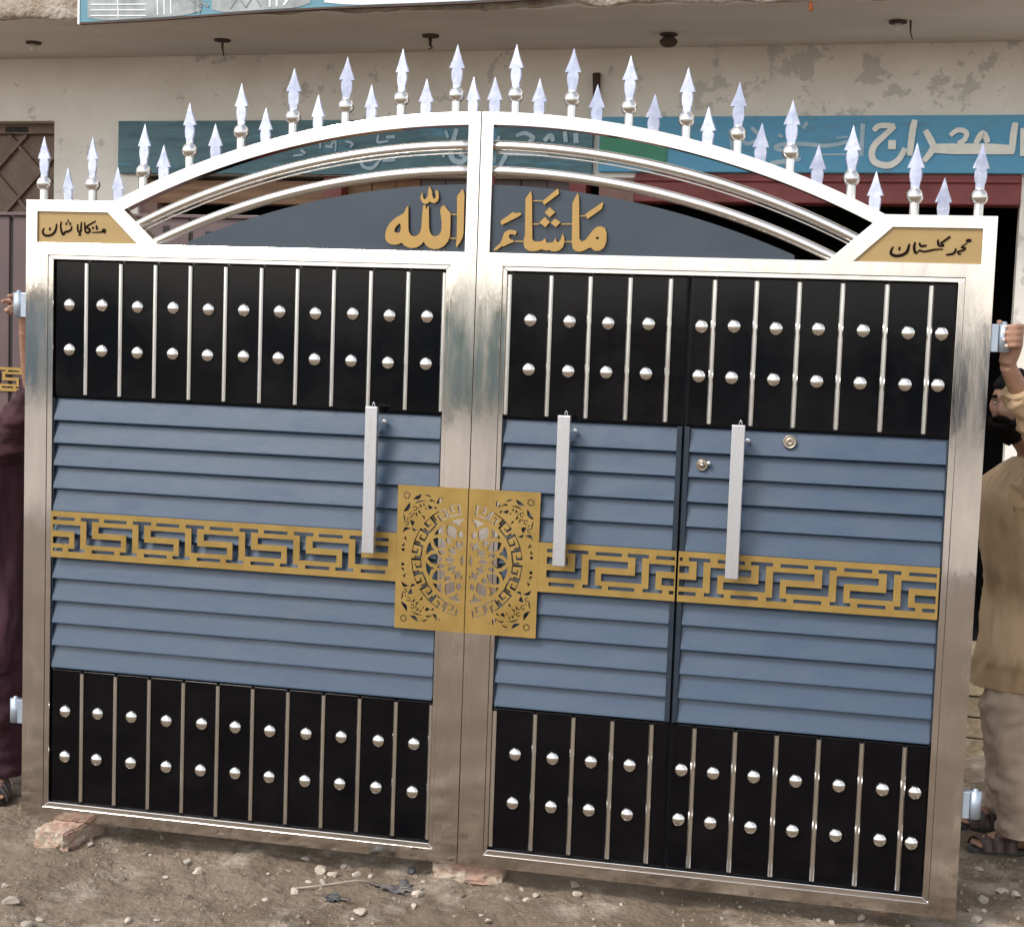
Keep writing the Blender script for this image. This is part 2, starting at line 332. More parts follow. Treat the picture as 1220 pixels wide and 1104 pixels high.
LET_R = [[[[0.3507,2.4246],[0.3562,2.4114],[0.3632,2.2667],[0.3718,2.2576],[0.3839,2.2631],[0.3976,2.2815],[0.4112,2.2999],[0.4252,2.3102],[0.4395,2.3113],[0.452,2.3047],[0.4581,2.2867],[0.458,2.2586],[0.4506,2.2384],[0.4367,2.228],[0.4224,2.2265],[0.4141,2.2295],[0.4055,2.2374],[0.3953,2.2351],[0.3812,2.2268],[0.367,2.2224],[0.3525,2.2241],[0.3418,2.2319],[0.3371,2.248],[0.3336,2.389]],[[[0.4321,2.2709],[0.431,2.2676],[0.428,2.2657],[0.4244,2.2662],[0.4219,2.2687],[0.4216,2.2722],[0.4236,2.2751],[0.4271,2.276],[0.4304,2.2746]]]],[[[0.4402,2.3946],[0.4425,2.3887],[0.4371,2.3706],[0.3892,2.3356],[0.3804,2.3516],[0.4342,2.3905]],[]],[[[0.1848,2.4291],[0.1896,2.411],[0.1959,2.2633],[0.2017,2.2553],[0.2163,2.2543],[0.2309,2.2559],[0.2409,2.2662],[0.2443,2.263],[0.2464,2.2521],[0.2581,2.2512],[0.2705,2.2539],[0.2791,2.269],[0.2829,2.2549],[0.2912,2.2543],[0.2971,2.2633],[0.3033,2.2845],[0.3092,2.2717],[0.3111,2.2555],[0.3064,2.2372],[0.2944,2.226],[0.28,2.2217],[0.2655,2.2222],[0.2582,2.2269],[0.2508,2.2239],[0.2383,2.2256],[0.2298,2.2287],[0.2175,2.2231],[0.2009,2.2199],[0.1841,2.2224],[0.1712,2.2302],[0.1657,2.2443],[0.1659,2.2606],[0.1695,2.2769],[0.167,2.4026]],[]],[[[0.2543,2.3736],[0.274,2.3566],[0.2556,2.3389],[0.2367,2.3551]],[]],[[[0.2381,2.3394],[0.2571,2.3224],[0.2415,2.3047],[0.2189,2.3205]],[]],[[[0.2744,2.3352],[0.2948,2.3231],[0.2789,2.3054],[0.2588,2.32]],[]],[[[0.2821,2.4373],[0.2848,2.4204],[0.2345,2.3814],[0.2269,2.3934],[0.278,2.4364]],[]],[[[0.1164,2.293],[0.1312,2.2916],[0.1397,2.2885],[0.136,2.2754],[0.1254,2.2781],[0.1149,2.2779],[0.1118,2.2697],[0.1176,2.2604],[0.1282,2.2578],[0.1326,2.2518],[0.1119,2.244],[0.0933,2.2346],[0.089,2.2366],[0.0705,2.2219],[0.0579,2.2196],[0.0618,2.2278],[0.0823,2.2466],[0.0881,2.261],[0.0957,2.2836],[0.106,2.2911]],[]],[[[0.1247,2.3553],[0.1324,2.3513],[0.1499,2.3537],[0.1544,2.3465],[0.14,2.3373],[0.0864,2.3099],[0.0798,2.3179],[0.0837,2.3261],[0.1185,2.3511]],[]],[[[0.362,2.3476],[0.3818,2.348],[0.3827,2.3444],[0.3622,2.344]],[]],[[[0.1926,2.3977],[0.226,2.3974],[0.2269,2.3938],[0.1927,2.394]],[]],[[[0.1952,2.3172],[0.2185,2.3176],[0.2187,2.3136],[0.1953,2.3131]],[]],[[[0.2958,2.319],[0.3342,2.3197],[0.3344,2.3157],[0.296,2.315]],[]],[[[0.3122,2.2584],[0.3354,2.2589],[0.3355,2.2548],[0.3124,2.2543]],[]],[[[0.1342,2.2559],[0.164,2.2565],[0.1641,2.2524],[0.1343,2.2518]],[]]]
TXT_R = [[[[1.4227,2.263],[1.4157,2.2483],[1.4191,2.2375],[1.4343,2.2331],[1.4536,2.2371],[1.4672,2.2469],[1.4717,2.2622],[1.4739,2.2739]],0.0058],[[[1.4393,2.2579],[1.4457,2.2573]],0.0065],[[[1.4919,2.28],[1.4894,2.2626],[1.493,2.2482],[1.4976,2.2418]],0.0051],[[[1.4976,2.2418],[1.5076,2.2529],[1.5184,2.2495],[1.5324,2.2509],[1.5567,2.2568],[1.5829,2.2585]],0.0036],[[[1.5062,2.2782],[1.511,2.2674],[1.5299,2.27]],0.0043],[[[1.5646,2.2902],[1.5671,2.2722],[1.5771,2.2688]],0.0043],[[[1.5731,2.2767],[1.6033,2.3004]],0.004],[[[1.5746,2.276],[1.5833,2.2711],[1.5744,2.2666]],0.0036],[[[1.671,2.2888],[1.6599,2.2879],[1.6567,2.2835]],0.0065],[[[1.6585,2.2814],[1.6403,2.2659],[1.6526,2.264],[1.6478,2.2567],[1.6306,2.2513],[1.6353,2.2435],[1.6414,2.2465]],0.0036],[[[1.6237,2.2626],[1.617,2.2456],[1.5927,2.2403]],0.0043]]
TXT_L = [[[[-1.6799,2.2652],[-1.6862,2.2509],[-1.6775,2.2391],[-1.6583,2.2379],[-1.6393,2.2479],[-1.631,2.2654],[-1.6291,2.2827]],0.005],[[[-1.6595,2.2629],[-1.6535,2.2623]],0.0065],[[[-1.6101,2.2907],[-1.612,2.2696],[-1.6054,2.2467],[-1.5998,2.2437],[-1.5927,2.2527],[-1.5813,2.2548],[-1.5696,2.262],[-1.5672,2.2743]],0.0046],[[[-1.5839,2.2931],[-1.5797,2.2932]],0.0057],[[[-1.5918,2.283],[-1.5867,2.2831]],0.0057],[[[-1.5762,2.2833],[-1.5707,2.2834]],0.0057],[[[-1.5424,2.2824],[-1.5421,2.2632],[-1.5357,2.2519],[-1.5295,2.2597],[-1.5277,2.291]],0.0038],[[[-1.5389,2.2434],[-1.528,2.2436]],0.0046],[[[-1.5143,2.2905],[-1.5105,2.2562],[-1.4978,2.2526],[-1.4929,2.2634],[-1.5056,2.2739],[-1.469,2.2952]],0.0046],[[[-1.4852,2.2529],[-1.4517,2.2547],[-1.43,2.2578],[-1.4334,2.2653],[-1.4413,2.2614],[-1.4298,2.2502]],0.0034],[[[-1.4833,2.2697],[-1.477,2.2698]],0.005],[[[-1.4686,2.2677],[-1.4602,2.2679]],0.005],[[[-1.4687,2.2761],[-1.4637,2.2762]],0.0046]]
SIGN_B = [[[[1.3796,3.1151],[1.409,3.1418],[1.4915,3.1415]],0.0246],[[[1.4915,3.1415],[1.4394,3.0904],[1.3902,3.0402],[1.3764,2.9897],[1.3976,2.945],[1.4647,2.9284],[1.5181,2.9565],[1.5529,3.0212]],0.0289],[[[1.4608,3.0401],[1.5026,3.0401]],0.0402],[[[1.5958,3.1733],[1.5861,3.1123],[1.5781,2.9811]],0.0288],[[[1.6532,3.1177],[1.6892,3.0567],[1.6979,3.0179],[1.6549,2.9513]],0.0288],[[[1.6944,3.0213],[1.8295,3.018],[1.9685,3.0181],[2.1192,3.0127]],0.0466],[[[1.7845,3.0898],[1.8237,3.1184],[1.8674,3.105],[1.861,3.0676],[1.8278,3.0478]],0.0221],[[[1.9189,3.0456],[1.953,3.1005],[1.9825,3.051]],0.0264],[[[2.1076,2.9963],[2.1104,3.0892],[2.1169,3.1568]],0.0285],[[[2.1654,2.98],[2.1586,3.1273]],0.024]]
SIGN_B2 = [[[[1.3199,3.1556],[1.3182,2.9784]],0.0202],[[[1.2472,3.057],[1.1252,3.0345],[1.0005,3.0459],[0.8756,3.0402],[0.8515,3.0197],[0.923,3.0061]],0.0191],[[[1.2435,3.0851],[1.1791,3.0773]],0.009],[[[1.0171,3.1646],[0.9962,3.1308]],0.018],[[[0.8614,3.0971],[0.8873,3.0823]],0.0136],[[[1.234,2.9895],[1.1052,2.9871]],0.0078],[[[0.8235,2.9376],[0.903,2.9492],[0.9933,2.9642]],0.0229],[[[0.7102,3.1374],[0.7591,3.0802],[0.6915,3.046],[0.6552,3.0803]],0.0183],[[[0.595,3.1263],[0.6126,3.0001]],0.0184]]
SIGN_A = [[[[-1.0253,3.1353],[-1.0566,3.0123],[-1.0423,2.9543],[-0.9878,2.94],[-0.9553,2.9763]],0.026],[[[-1.0944,3.124],[-1.0774,3.0805]],0.0131],[[[-1.005,2.9907],[-0.9738,2.9791]],0.0232],[[[-0.7639,3.0915],[-0.77,3.0485]],0.0143],[[[-0.7611,3.0125],[-0.7148,2.991],[-0.7501,2.9191]],0.023],[[[-0.7148,2.991],[-0.6091,2.9883],[-0.5041,2.9885]],0.0201],[[[-0.6581,3.0914],[-0.6061,3.1084],[-0.5525,3.0798],[-0.5817,3.0598]],0.0201],[[[-0.4891,3.0626],[-0.4515,3.0938],[-0.4323,3.0597]],0.0228],[[[-0.4888,2.9771],[-0.4629,3.0028]],0.02],[[[-0.3663,3.1164],[-0.358,3.0554]],0.0199],[[[-0.301,3.1077],[-0.2958,3.0511]],0.0254],[[[-1.6288,2.9603],[-1.6114,2.9131],[-1.5505,2.9045],[-1.5042,2.9517]],0.0162],[[[-1.4883,2.9488],[-1.4062,2.9549]],0.0191],[[[-1.7311,3.0636],[-1.6825,3.0488],[-1.6979,3.0267]],0.0118],[[[-1.5166,3.1001],[-1.52,3.0561],[-1.4521,3.0634]],0.0117],[[[-1.4686,3.0854],[-1.4134,3.0897]],0.0147],[[[-1.827,3.0341],[-1.7955,3.0637],[-1.7939,3.0044]],0.0104],[[[-2.0216,3.0117],[-1.9883,2.9893]],0.0135],[[[-2.0698,2.9743],[-2.0045,2.9819]],0.0105],[[[-1.8914,3.0192],[-1.8962,3.0786]],0.0104],[[[-1.8594,3.0341],[-1.8106,3.0266]],0.0119],[[[-1.1054,2.9905],[-1.1016,2.9687]],0.0116]]
STONES = [[-0.93,-0.18,0.0282,0],[-0.619,0.104,0.0268,0],[-0.516,-0.006,0.0363,0],[-0.464,-0.043,0.024,0],[-0.523,-0.122,0.0198,0],[-0.54,-0.223,0.0274,0],[-0.592,-0.375,0.0172,0],[-1.025,-0.245,0.0161,0],[-0.956,-0.688,0.0168,0],[-0.874,-0.638,0.015,0],[-1.02,-0.078,0.0288,1],[-1.43,-0.046,0.0191,1],[-0.695,-0.081,0.0141,0],[-0.637,-0.025,0.0142,1],[-1.176,-0.064,0.0104,0],[-1.407,-0.652,0.039,1],[-1.254,-0.725,0.0228,0],[-1.259,-0.809,0.0301,1],[-1.5,-0.533,0.02,0],[-0.732,-0.39,0.0116,0],[-1.324,-0.449,0.008,0],[-0.46,0.08,0.0245,0],[-0.452,-0.039,0.024,0],[-0.379,-0.006,0.024,0],[-0.317,-0.025,0.0159,0],[-0.255,-0.352,0.0302,0],[-0.257,-0.41,0.0131,0],[-0.103,-0.158,0.0251,0],[-0.086,-0.258,0.0209,0],[-0.186,0.064,0.0361,2],[0.054,-0.094,0.0194,2],[0.197,-0.334,0.0185,0],[0.16,-0.277,0.0112,0],[0.213,-0.101,0.0173,1],[0.277,-0.074,0.0193,0],[0.3,-0.008,0.0214,1],[0.243,0.012,0.0176,1],[0.42,0.098,0.0336,1],[0.445,0.026,0.0254,0],[0.534,-0.163,0.0075,0],[-0.572,0.209,0.0167,1],[1.342,0.055,0.0233,0],[1.44,0.104,0.0313,1],[1.897,0.761,0.0262,0],[1.957,0.508,0.0294,0],[1.999,0.462,0.0271,0],[1.882,0.402,0.033,1],[1.873,0.301,0.0183,0],[1.84,0.216,0.03,0],[1.823,0.287,0.0162,0],[1.296,0.063,0.0155,1],[1.026,0.079,0.0117,1],[-0.468,-0.124,0.0217,1],[-0.111,-0.039,0.0158,1],[0.61,-0.02,0.0116,0],[0.968,-0.047,0.0134,1]]
BIG = [1.514, 0.073]
SCR = [[-0.205, -0.099], [-0.371, -0.264]]
STK = [[-0.543, -0.208], [-0.283, -0.071]]


# ------------------------------------------------------------------ the gate
ZC = -0.39                                    # centre height of the concentric arches (seam at x = 0)
def arc(r, xa, xb, n=36):
    return [(xa + (xb - xa) * i / n, ZC + math.sqrt(r * r - (xa + (xb - xa) * i / n) ** 2)) for i in range(n + 1)]
leaf_L = thing('gate_leaf', 'left leaf of new steel gate, blue louvres and black studded panels, without a wicket door', 'gate', (-1.75, 0, 0), 'two leaves of the new gate')
leaf_R = thing('gate_leaf', 'right leaf of new steel gate, blue louvres and black studded panels, with a wicket door', 'gate', (1.75, 0, 0), 'two leaves of the new gate')
FD = 0.05
def mir(pts, s): return [(p[0] * s, p[1]) for p in pts]

slat_cache = {}
def slat_mesh(w):
    k = round(w, 4)
    if k not in slat_cache:
        h = .0865; sy = [(.036, h), (.032, h - .004), (.0085, .007), (.0078, .0025), (.046, .0008), (.046, h)]
        V = [(x, y, z) for x in (-w / 2, w / 2) for y, z in sy]; n = len(sy)
        F = [(i, i + n, (i + 1) % n + n, (i + 1) % n) for i in range(n)] + [tuple(range(n)), tuple(range(n, 2 * n))[::-1]]
        slat_cache[k] = mesh('slat', V, F, M['blue'])
    return slat_cache[k]
def slats(x0, x1, parent):
    me = slat_mesh(x1 - x0)
    for i in range(12):
        o = put('slat', me, parent, ((x0 + x1) / 2, random.uniform(-.0012, .0012), .592 + .0865 * i))
        o.rotation_euler.x = random.uniform(-.02, .02)
bar_me = {}
def bar(x, z0, z1, parent):
    k = round(z1 - z0, 3)
    if k not in bar_me:
        prof = [(-.0090, .018), (-.0078, .0095), (-.0035, .005), (.0035, .005), (.0078, .0095), (.0090, .018)]
        V = [(a, b, z) for z in (0, k) for a, b in prof]; n = 6
        bar_me[k] = mesh('bar', V, [(i, i + 1, i + 1 + n, i + n) for i in range(n - 1)] + [tuple(range(n))[::-1], tuple(range(n, 2 * n)), (0, n, 2 * n - 1, n - 1)], M['pipe'])
    put('bar', bar_me[k], parent, (x, 0, z0))
def stud_mesh():
    r = .0242; prof = [(r * 1.0, -.002), (r, 0.001)] + [(r * math.cos(a), .001 + .66 * r * math.sin(a)) for a in [R(q) for q in (12, 26, 42, 58, 74, 86)]]
    V, F = lathe(prof, 18, 'y')
    return mesh('stud', V, F, M['stud'], True)
stud_me = stud_mesh()
def stud(x, z, parent):
    o = put('stud', stud_me, parent, (x + random.uniform(-.002, .002), .0165, z + random.uniform(-.002, .002)))
    o.rotation_euler = (random.uniform(-.05, .05), random.uniform(0, 6.28), random.uniform(-.05, .05))
strip_me = {}
def black_strip(x0, x1, z0, z1, parent):
    k = (round(x1 - x0, 3), round(z1 - z0, 3))
    if k not in strip_me:
        w, h = k; e = .006
        V = [(0, .030, 0), (w, .030, 0), (w, .030, h), (0, .030, h), (0, .020, 0), (w, .020, 0), (w, .020, h), (0, .020, h),
             (e, .0165, e), (w - e, .0165, e), (w - e, .0165, h - e), (e, .0165, h - e)]
        F = [(8, 9, 10, 11), (4, 5, 9, 8), (5, 6, 10, 9), (6, 7, 11, 10), (7, 4, 8, 11), (0, 1, 5, 4), (1, 2, 6, 5), (2, 3, 7, 6), (3, 0, 4, 7), (3, 2, 1, 0)]
        strip_me[k] = mesh('panel_strip', V, F, M['black'])
    put('panel_strip', strip_me[k], parent, (x0, random.uniform(-.0005, .0005), z0))
def black_panel(edges, parent, z0, z1, studs_x, sz, bars):
    for a, b in zip(edges[:-1], edges[1:]): black_strip(a + .001, b - .001, z0, z1, parent)
    for x in bars: bar(x, z0 + .012, z1 - .012, parent)
    for x in studs_x:
        for z in sz: stud(x, z, parent)

# Greek-key strip: relative hole rectangles of one period (in periods), heights as fractions from the top
KEY = [(-.1625, .186, .112, .186), (-.056, .056, .186, .70), (.05, .614, .55, .70), (.284, .718, .12, .19), (.177, .829, .285, .425), (.7125, .829, .42, .80), (.596, .918, .795, .865), (.052, .489, .795, .87)]
def key_strip(name, x0, x1, z0, z1, stem, per, sgn, y0, y1, mt, parent, m0=.010, m1=.010):
    H = z1 - z0; holes = []
    lo, hi = x0 + m0, x1 - m1
    for k in range(-12, 13):
        s = stem + k * per
        for a, b, c, d in KEY:
            xa, xb = sorted((s + sgn * a * per, s + sgn * b * per))
            xa, xb = max(xa, lo), min(xb, hi)
            if xb - xa > .003: holes.append((xa, xb, z1 - d * H, z1 - c * H))
    xs = sorted(set([x0, x1] + [round(h[0], 5) for h in holes] + [round(h[1], 5) for h in holes]))
    zs = sorted(set([z0, z1] + [round(h[2], 5) for h in holes] + [round(h[3], 5) for h in holes]))
    xs = [x for i, x in enumerate(xs) if i == 0 or x - xs[i - 1] > 1e-5]; zs = [z for i, z in enumerate(zs) if i == 0 or z - zs[i - 1] > 1e-5]
    def solid(i, j):
        x = (xs[i] + xs[i + 1]) / 2; z = (zs[j] + zs[j + 1]) / 2
        return not any(h[0] < x < h[1] and h[2] < z < h[3] for h in holes)
    V, F = cells(xs, zs, solid, y0, y1)
    return part(name, V, F, mt, parent)

# medallion plate with cut-outs, one half for each leaf
def warp(a, r): return (r * math.cos(a), r * math.sin(a))
def thick(pts, w):
    n = len(pts); L = []; Rr = []
    for i in range(n):
        a = pts[max(i - 1, 0)]; b = pts[min(i + 1, n - 1)]
        dx, dz = b[0] - a[0], b[1] - a[1]; q = math.hypot(dx, dz) or 1
        if 0 < i < n - 1:
            d1 = Vector((pts[i][0] - a[0], pts[i][1] - a[1])).normalized(); d2 = Vector((b[0] - pts[i][0], b[1] - pts[i][1])).normalized()
            f = 1 / max(.55, math.sqrt(max(.05, (1 + d1.dot(d2)) / 2)))
        else: f = 1
        nxx, nz = -dz / q * w / 2 * f, dx / q * w / 2 * f
        L.append((pts[i][0] + nxx, pts[i][1] + nz)); Rr.append((pts[i][0] - nxx, pts[i][1] - nz))
    return L + Rr[::-1]
def lens(a, b, w, n=4, bow=0.0):
    ax, az = a; bx, bz = b; dx, dz = bx - ax, bz - az; q = math.hypot(dx, dz); nx_, nz_ = -dz / q, dx / q
    up = []; dn = []
    for i in range(2 * n + 1):
        t = i / (2 * n); s = math.sin(math.pi * t); c = bow * s * q
        if 0 < i < 2 * n: dn.append((ax + dx * t + nx_ * (c - w / 2 * s), az + dz * t + nz_ * (c - w / 2 * s)))
        up.append((ax + dx * t + nx_ * (c + w / 2 * s), az + dz * t + nz_ * (c + w / 2 * s)))
    return up + dn[::-1]
def ring_c(c, r, w, a0, a1, n=8):
    return thick([(c[0] + r * math.cos(R(a0 + (a1 - a0) * i / n)), c[1] + r * math.sin(R(a0 + (a1 - a0) * i / n))) for i in range(n + 1)], w)
def medallion_holes():
    """holes of the right half, centre (0, 0), x > 0"""
    H = []
    NU = 22
    for k in range(NU):                                     # key pattern ring
        a0 = -math.pi / 2 + math.pi / 11 * .5 + k * 2 * math.pi / NU
        da = 2 * math.pi / NU
        flip = k % 2
        P = [(.06, .30), (.06, 1), (.90, 1), (.90, .0), (.36, .0), (.36, .58), (.62, .58)] if not flip else [(.06, .70), (.06, 0), (.90, 0), (.90, 1), (.36, 1), (.36, .42), (.62, .42)]
        poly = thick(P, .13)
        H.append([warp(a0 + p[0] * da, .170 + .034 * p[1]) for p in poly])
    for k in range(12):                                     # flower lattice
        a = k * math.pi / 6 + math.pi / 12
        H.append([warp(a - .17, .150), warp(a - .08, .1525), warp(a, .153), warp(a + .08, .1525), warp(a + .17, .150), warp(a + .06, .138), warp(a, .122), warp(a - .06, .138)])
        b = k * math.pi / 6
        H.append([warp(b, .146), warp(b + .12, .131), warp(b + .175, .115), warp(b + .11, .099), warp(b, .087), warp(b - .11, .099), warp(b - .175, .115), warp(b - .12, .131)])
        H.append(lens(warp(a, .112), warp(a, .082), .020, 3))
        H.append(lens(warp(b, .080), warp(b, .043), .019, 4))
        H.append(lens(warp(a, .072), warp(a, .052), .008, 3))
    q = .00029
    C0 = (.26, .26)
    it = []
    P = lambda x, y: (C0[0] - x * q, C0[1] - y * q)
    for k in range(8):
        a = k * math.pi / 4 + .2; c = P(110, 125); it.append(lens((c[0] + .0075 * math.cos(a - .35), c[1] + .0075 * math.sin(a - .35)), (c[0] + .0145 * math.cos(a + .2), c[1] + .0145 * math.sin(a + .2)), .0052, 3))
    for x0, y0, x1, y1, w, bw in [(190, 165, 300, 95, 34, .12), (68, 335, 152, 208, 36, .12), (335, 112, 425, 140, 15, -.15), (478, 205, 535, 120, 36, .25), (440, 165, 470, 190, 20, 0), (465, 240, 505, 275, 18, .1),
                                  (210, 228, 360, 185, 15, -.12), (385, 235, 450, 262, 34, .2), (392, 182, 460, 196, 22, -.3), (268, 290, 306, 345, 18, .2), (305, 365, 345, 415, 18, -.2), (240, 322, 262, 382, 16, .2), (284, 222, 312, 258, 20, .3),
                                  (328, 204, 348, 246, 15, .2), (158, 430, 192, 508, 40, -.25), (188, 512, 262, 548, 24, .3), (70, 592, 172, 540, 30, -.25), (68, 352, 84, 462, 14, -.1), (108, 628, 130, 692, 18, .2), (80, 652, 104, 678, 12, 0), (50, 762, 90, 708, 18, .3), (258, 262, 274, 286, 12, 0), (350, 262, 372, 290, 12, 0), (200, 330, 232, 352, 12, .2), (118, 405, 140, 425, 14, 0)]:
        it.append(lens(P(x0, y0), P(x1, y1), w * 1.3 * q, 3, bw))
    for x, y, r_ in [(218, 282, 24), (165, 372, 24), (118, 470, 22), (415, 208, 0), (300, 300, 0)]:
        if r_: it.append(ring_c(P(x, y), r_ * q, 11 * q, 20, 310))
    for x, y, r_ in [(572, 140, 11), (80, 805, 21)]:
        it.append([(P(x, y)[0] + r_ * q * math.cos(t * .7), P(x, y)[1] + r_ * q * math.sin(t * .7)) for t in range(9)])
    H += it + [[(x, -y) for x, y in h] for h in it]
    return H
MED = medallion_holes()
def bbox(h): return min(p[0] for p in h), max(p[0] for p in h), min(p[1] for p in h), max(p[1] for p in h)
MED = [h for h in MED if bbox(h)[0] > .008 and bbox(h)[1] < .255]
MED.append(lens((.012, -.020), (.012, .020), .012, 4)); 
MED = [[(p[0] + (0.004 if len(h) == 16 and abs(p[0]) < .02 else 0), p[1]) for p in h] for h in MED]
def medallion(s, parent):
    zc = 1.1155
    outer = [(-.002, .855), (-.262, .855), (-.262, 1.376), (-.002, 1.376)]
    V, F = extrude(outer, [[(-p[0], p[1] + zc) for p in h] for h in MED], -.0065, -.0025)
    if s > 0: V = [(-x, y, z) for x, y, z in V]; F = [f[::-1] for f in F]
    return part('medallion_plate', V, F, M['gold'], parent)

# spears
def spear_meshes():
    # tall: square-ish pipe and barbed head with lens section
    V, F = lathe([(.0135, -.02), (.0135, .045)], 12)
    pipe = mesh('spear', V, F, M['pipe'], True)
    prof = [(.0105, .088), (.0105, .112), (.015, .124), (.0175, .138), (.0165, .150), (.0145, .157), (.0275, .152), (.0245, .164), (.018, .180), (.0115, .200), (.006, .218), (.0006, .236)]
    return pipe, prof
def head_verts(prof, z0=0.0):
    V = []; F = []; n = 8
    for r, z in prof:
        d = min(r * .5, .0042)
        ring = [(r, 0), (r * .86, -d), (0, -d * 1.15), (-r * .86, -d), (-r, 0), (-r * .86, d), (0, d * 1.15), (r * .86, d)]
        V += [(a, b, z + z0) for a, b in ring]
    for i in range(len(prof) - 1):
        for k in range(n):
            F.append((i * n + k, i * n + (k + 1) % n, (i + 1) * n + (k + 1) % n, (i + 1) * n + k))
    F.append(tuple(range(n))[::-1]); F.append(tuple((len(prof) - 1) * n + k for k in range(n)))
    return V, F
HEAD = [(.0150, .086), (.0152, .104), (.0185, .112), (.0208, .126), (.0210, .140), (.0185, .152), (.0172, .160), (.0285, .155), (.0250, .166), (.0180, .183), (.0110, .203), (.0055, .221), (.0005, .238)]
hv, hf = head_verts(HEAD)
head_me = mesh('spear_head', hv, hf, M['film'])
SH = [(.0170, -.012), (.0192, .006), (.0212, .020), (.0208, .034), (.0185, .043), (.0172, .049), (.0285, .044), (.0250, .055), (.0180, .072), (.0110, .092), (.0055, .110), (.0005, .125)]
sv, sf = head_verts(SH)
short_me = mesh('spear', sv, sf, M['film'])
pv, pf = lathe([(.0160, -.020), (.0160, .045), (.0135, .048), (.0135, .092)], 12)
pipe_me = mesh('spear', pv, pf, M['pipe'])
bv, bf_ = lathe([(.002, .0345)] + [(.0282 * math.sin(R(a)), .0625 - .0282 * math.cos(R(a))) for a in range(15, 170, 15)] + [(.002, .0905)], 20)
ball_me = mesh('ball', bv, bf_, M['stud'], True)
def top_z(x):
    ax = abs(x)
    return ZC + math.sqrt(3.09 ** 2 - x * x) if ax < 1.39 else 2.369
def spears(tall, short, parent):
    for x in tall:
        o = put('spear', pipe_me, parent, (x, .024, top_z(x)))
        o.rotation_euler = (random.uniform(-.02, .02), random.uniform(-.015, .015), 0)
        h = put('spear_head', head_me, o, (x, .024, top_z(x))); h.rotation_euler.z = random.uniform(-.25, .25)
        b = put('ball', ball_me, o, (x, .024, top_z(x)))
    for x in short:
        o = put('spear', short_me, parent, (x, .024, top_z(x)))
        o.rotation_euler = (random.uniform(-.03, .03), random.uniform(-.02, .02), random.uniform(-.25, .25))

def frame(s, parent):
    st = M['steel']
    def pl(name, pts, y0=0.0, y1=FD, mt=st, bv=.003): return plate(name, mir(pts, s), [], y0, y1, mt, parent, bevel=bv)
    e = .0015
    outer = [(e, 0), (1.75, 0), (1.75, 2.369), (1.3935, 2.369)] + arc(3.09, 1.3925, e, 64)
    holes = [[(.095, .046), (1.66, .046), (1.66, 2.166), (.095, 2.166)],
             [(1.705, 2.212), (1.705, 2.327), (1.418, 2.327), (1.296, 2.212)],
             [(.045, 2.212), (1.212, 2.212)] + arc(3.045, 1.352, .045, 60)]
    plate('frame', mir(outer, s), [mir(h, s) for h in holes], 0, FD, st, parent, bevel=.003)
    # rims round the panels (channel trim)
    pl('rim', [(.0955, .0465), (1.6595, .0465), (1.638, .0645), (.111, .0645)], .004, .03, M['pipe'], .0015)
    pl('rim', [(.0955, 2.1655), (1.6595, 2.1655), (1.638, 2.150), (.111, 2.150)], .004, .03, M['pipe'], .0015)
    pl('rim', [(.0955, .0475), (.0955, 2.1645), (.111, 2.1495), (.111, .065)], .004, .03, st, .0015)
    pl('rim', [(1.6595, .0475), (1.6595, 2.1645), (1.638, 2.1495), (1.638, .065)], .004, .03, st, .0015)
    # curved pipes and arched sheet
    for r_, xe in ((2.976, 1.335), (2.888, 1.255)):
        n = 48; xs_ = [.046 + (xe - .046) * i / n for i in range(n + 1)]
        tube('arch_pipe', [(s * x, .022, ZC + math.sqrt(r_ * r_ - x * x)) for x in xs_], .0185, M['pipe'], parent, 16)
    n = 40; tube('arch_glint_rod', [(s * (.046 + 1.245 * i / n), .030, ZC + math.sqrt(2.951 ** 2 - (.046 + 1.245 * i / n) ** 2)) for i in range(n + 1)], .0030, M['pipe'], parent, 6)  # added thin rod draws the bright reflected line under the upper pipe
    a = arc(2.84, .0458, 1.10, 40)
    pl('arched_sheet', [(1.1, 2.212), (.0458, 2.212)] + a, .018, .021, M['slate'], 0)
    # jamb liners behind the louvres
    pl('jamb_liner', [(1.6375, .60), (1.6375, 1.63), (1.632, 1.63), (1.632, .60)], .012, .046, M['bluedark'], 0)
    pl('jamb_liner', [(.1115, .60), (.1115, 1.63), (.117, 1.63), (.117, .60)], .012, .046, M['bluedark'], 0)
    pl('back_sheet', [(.1, .05), (1.65, .05), (1.65, 2.16), (.1, 2.16)], .047, .0495, M['bluedark'], 0)
    # name plate
    np_ = pl('name_plate', [(1.7045, 2.2125), (1.2965, 2.2125), (1.4175, 2.3265), (1.7045, 2.3265)], .008, .012, M['goldplate'], 0)
    return np_

npL = frame(-1, leaf_L); npR = frame(1, leaf_R)
def writing(strokes, parent, y0, y1, mt, name='lettering'):
    V = []; F = []
    for i, (pts, w) in enumerate(strokes):
        a, b = stroke(pts, w * 1.75, y0 - .0002 * (i % 7), y1); k = len(V); V += a; F += [tuple(q + k for q in f) for f in b]
    return part(name, V, F, mt, parent)
writing(TXT_L, npL, .0062, .009, M['ink']); writing(TXT_R, npR, .0062, .009, M['ink'])
for data, leaf in ((LET_L, leaf_L), (LET_R, leaf_R)):
    for i, (o_, hs_) in enumerate(data):
        thin = len(o_) == 4 and max(p[1] for p in o_) - min(p[1] for p in o_) < .006
        plate('letter_link' if thin else 'letter', o_, hs_, (.008 if thin else .003) , .012, M['gold_letter'], leaf)

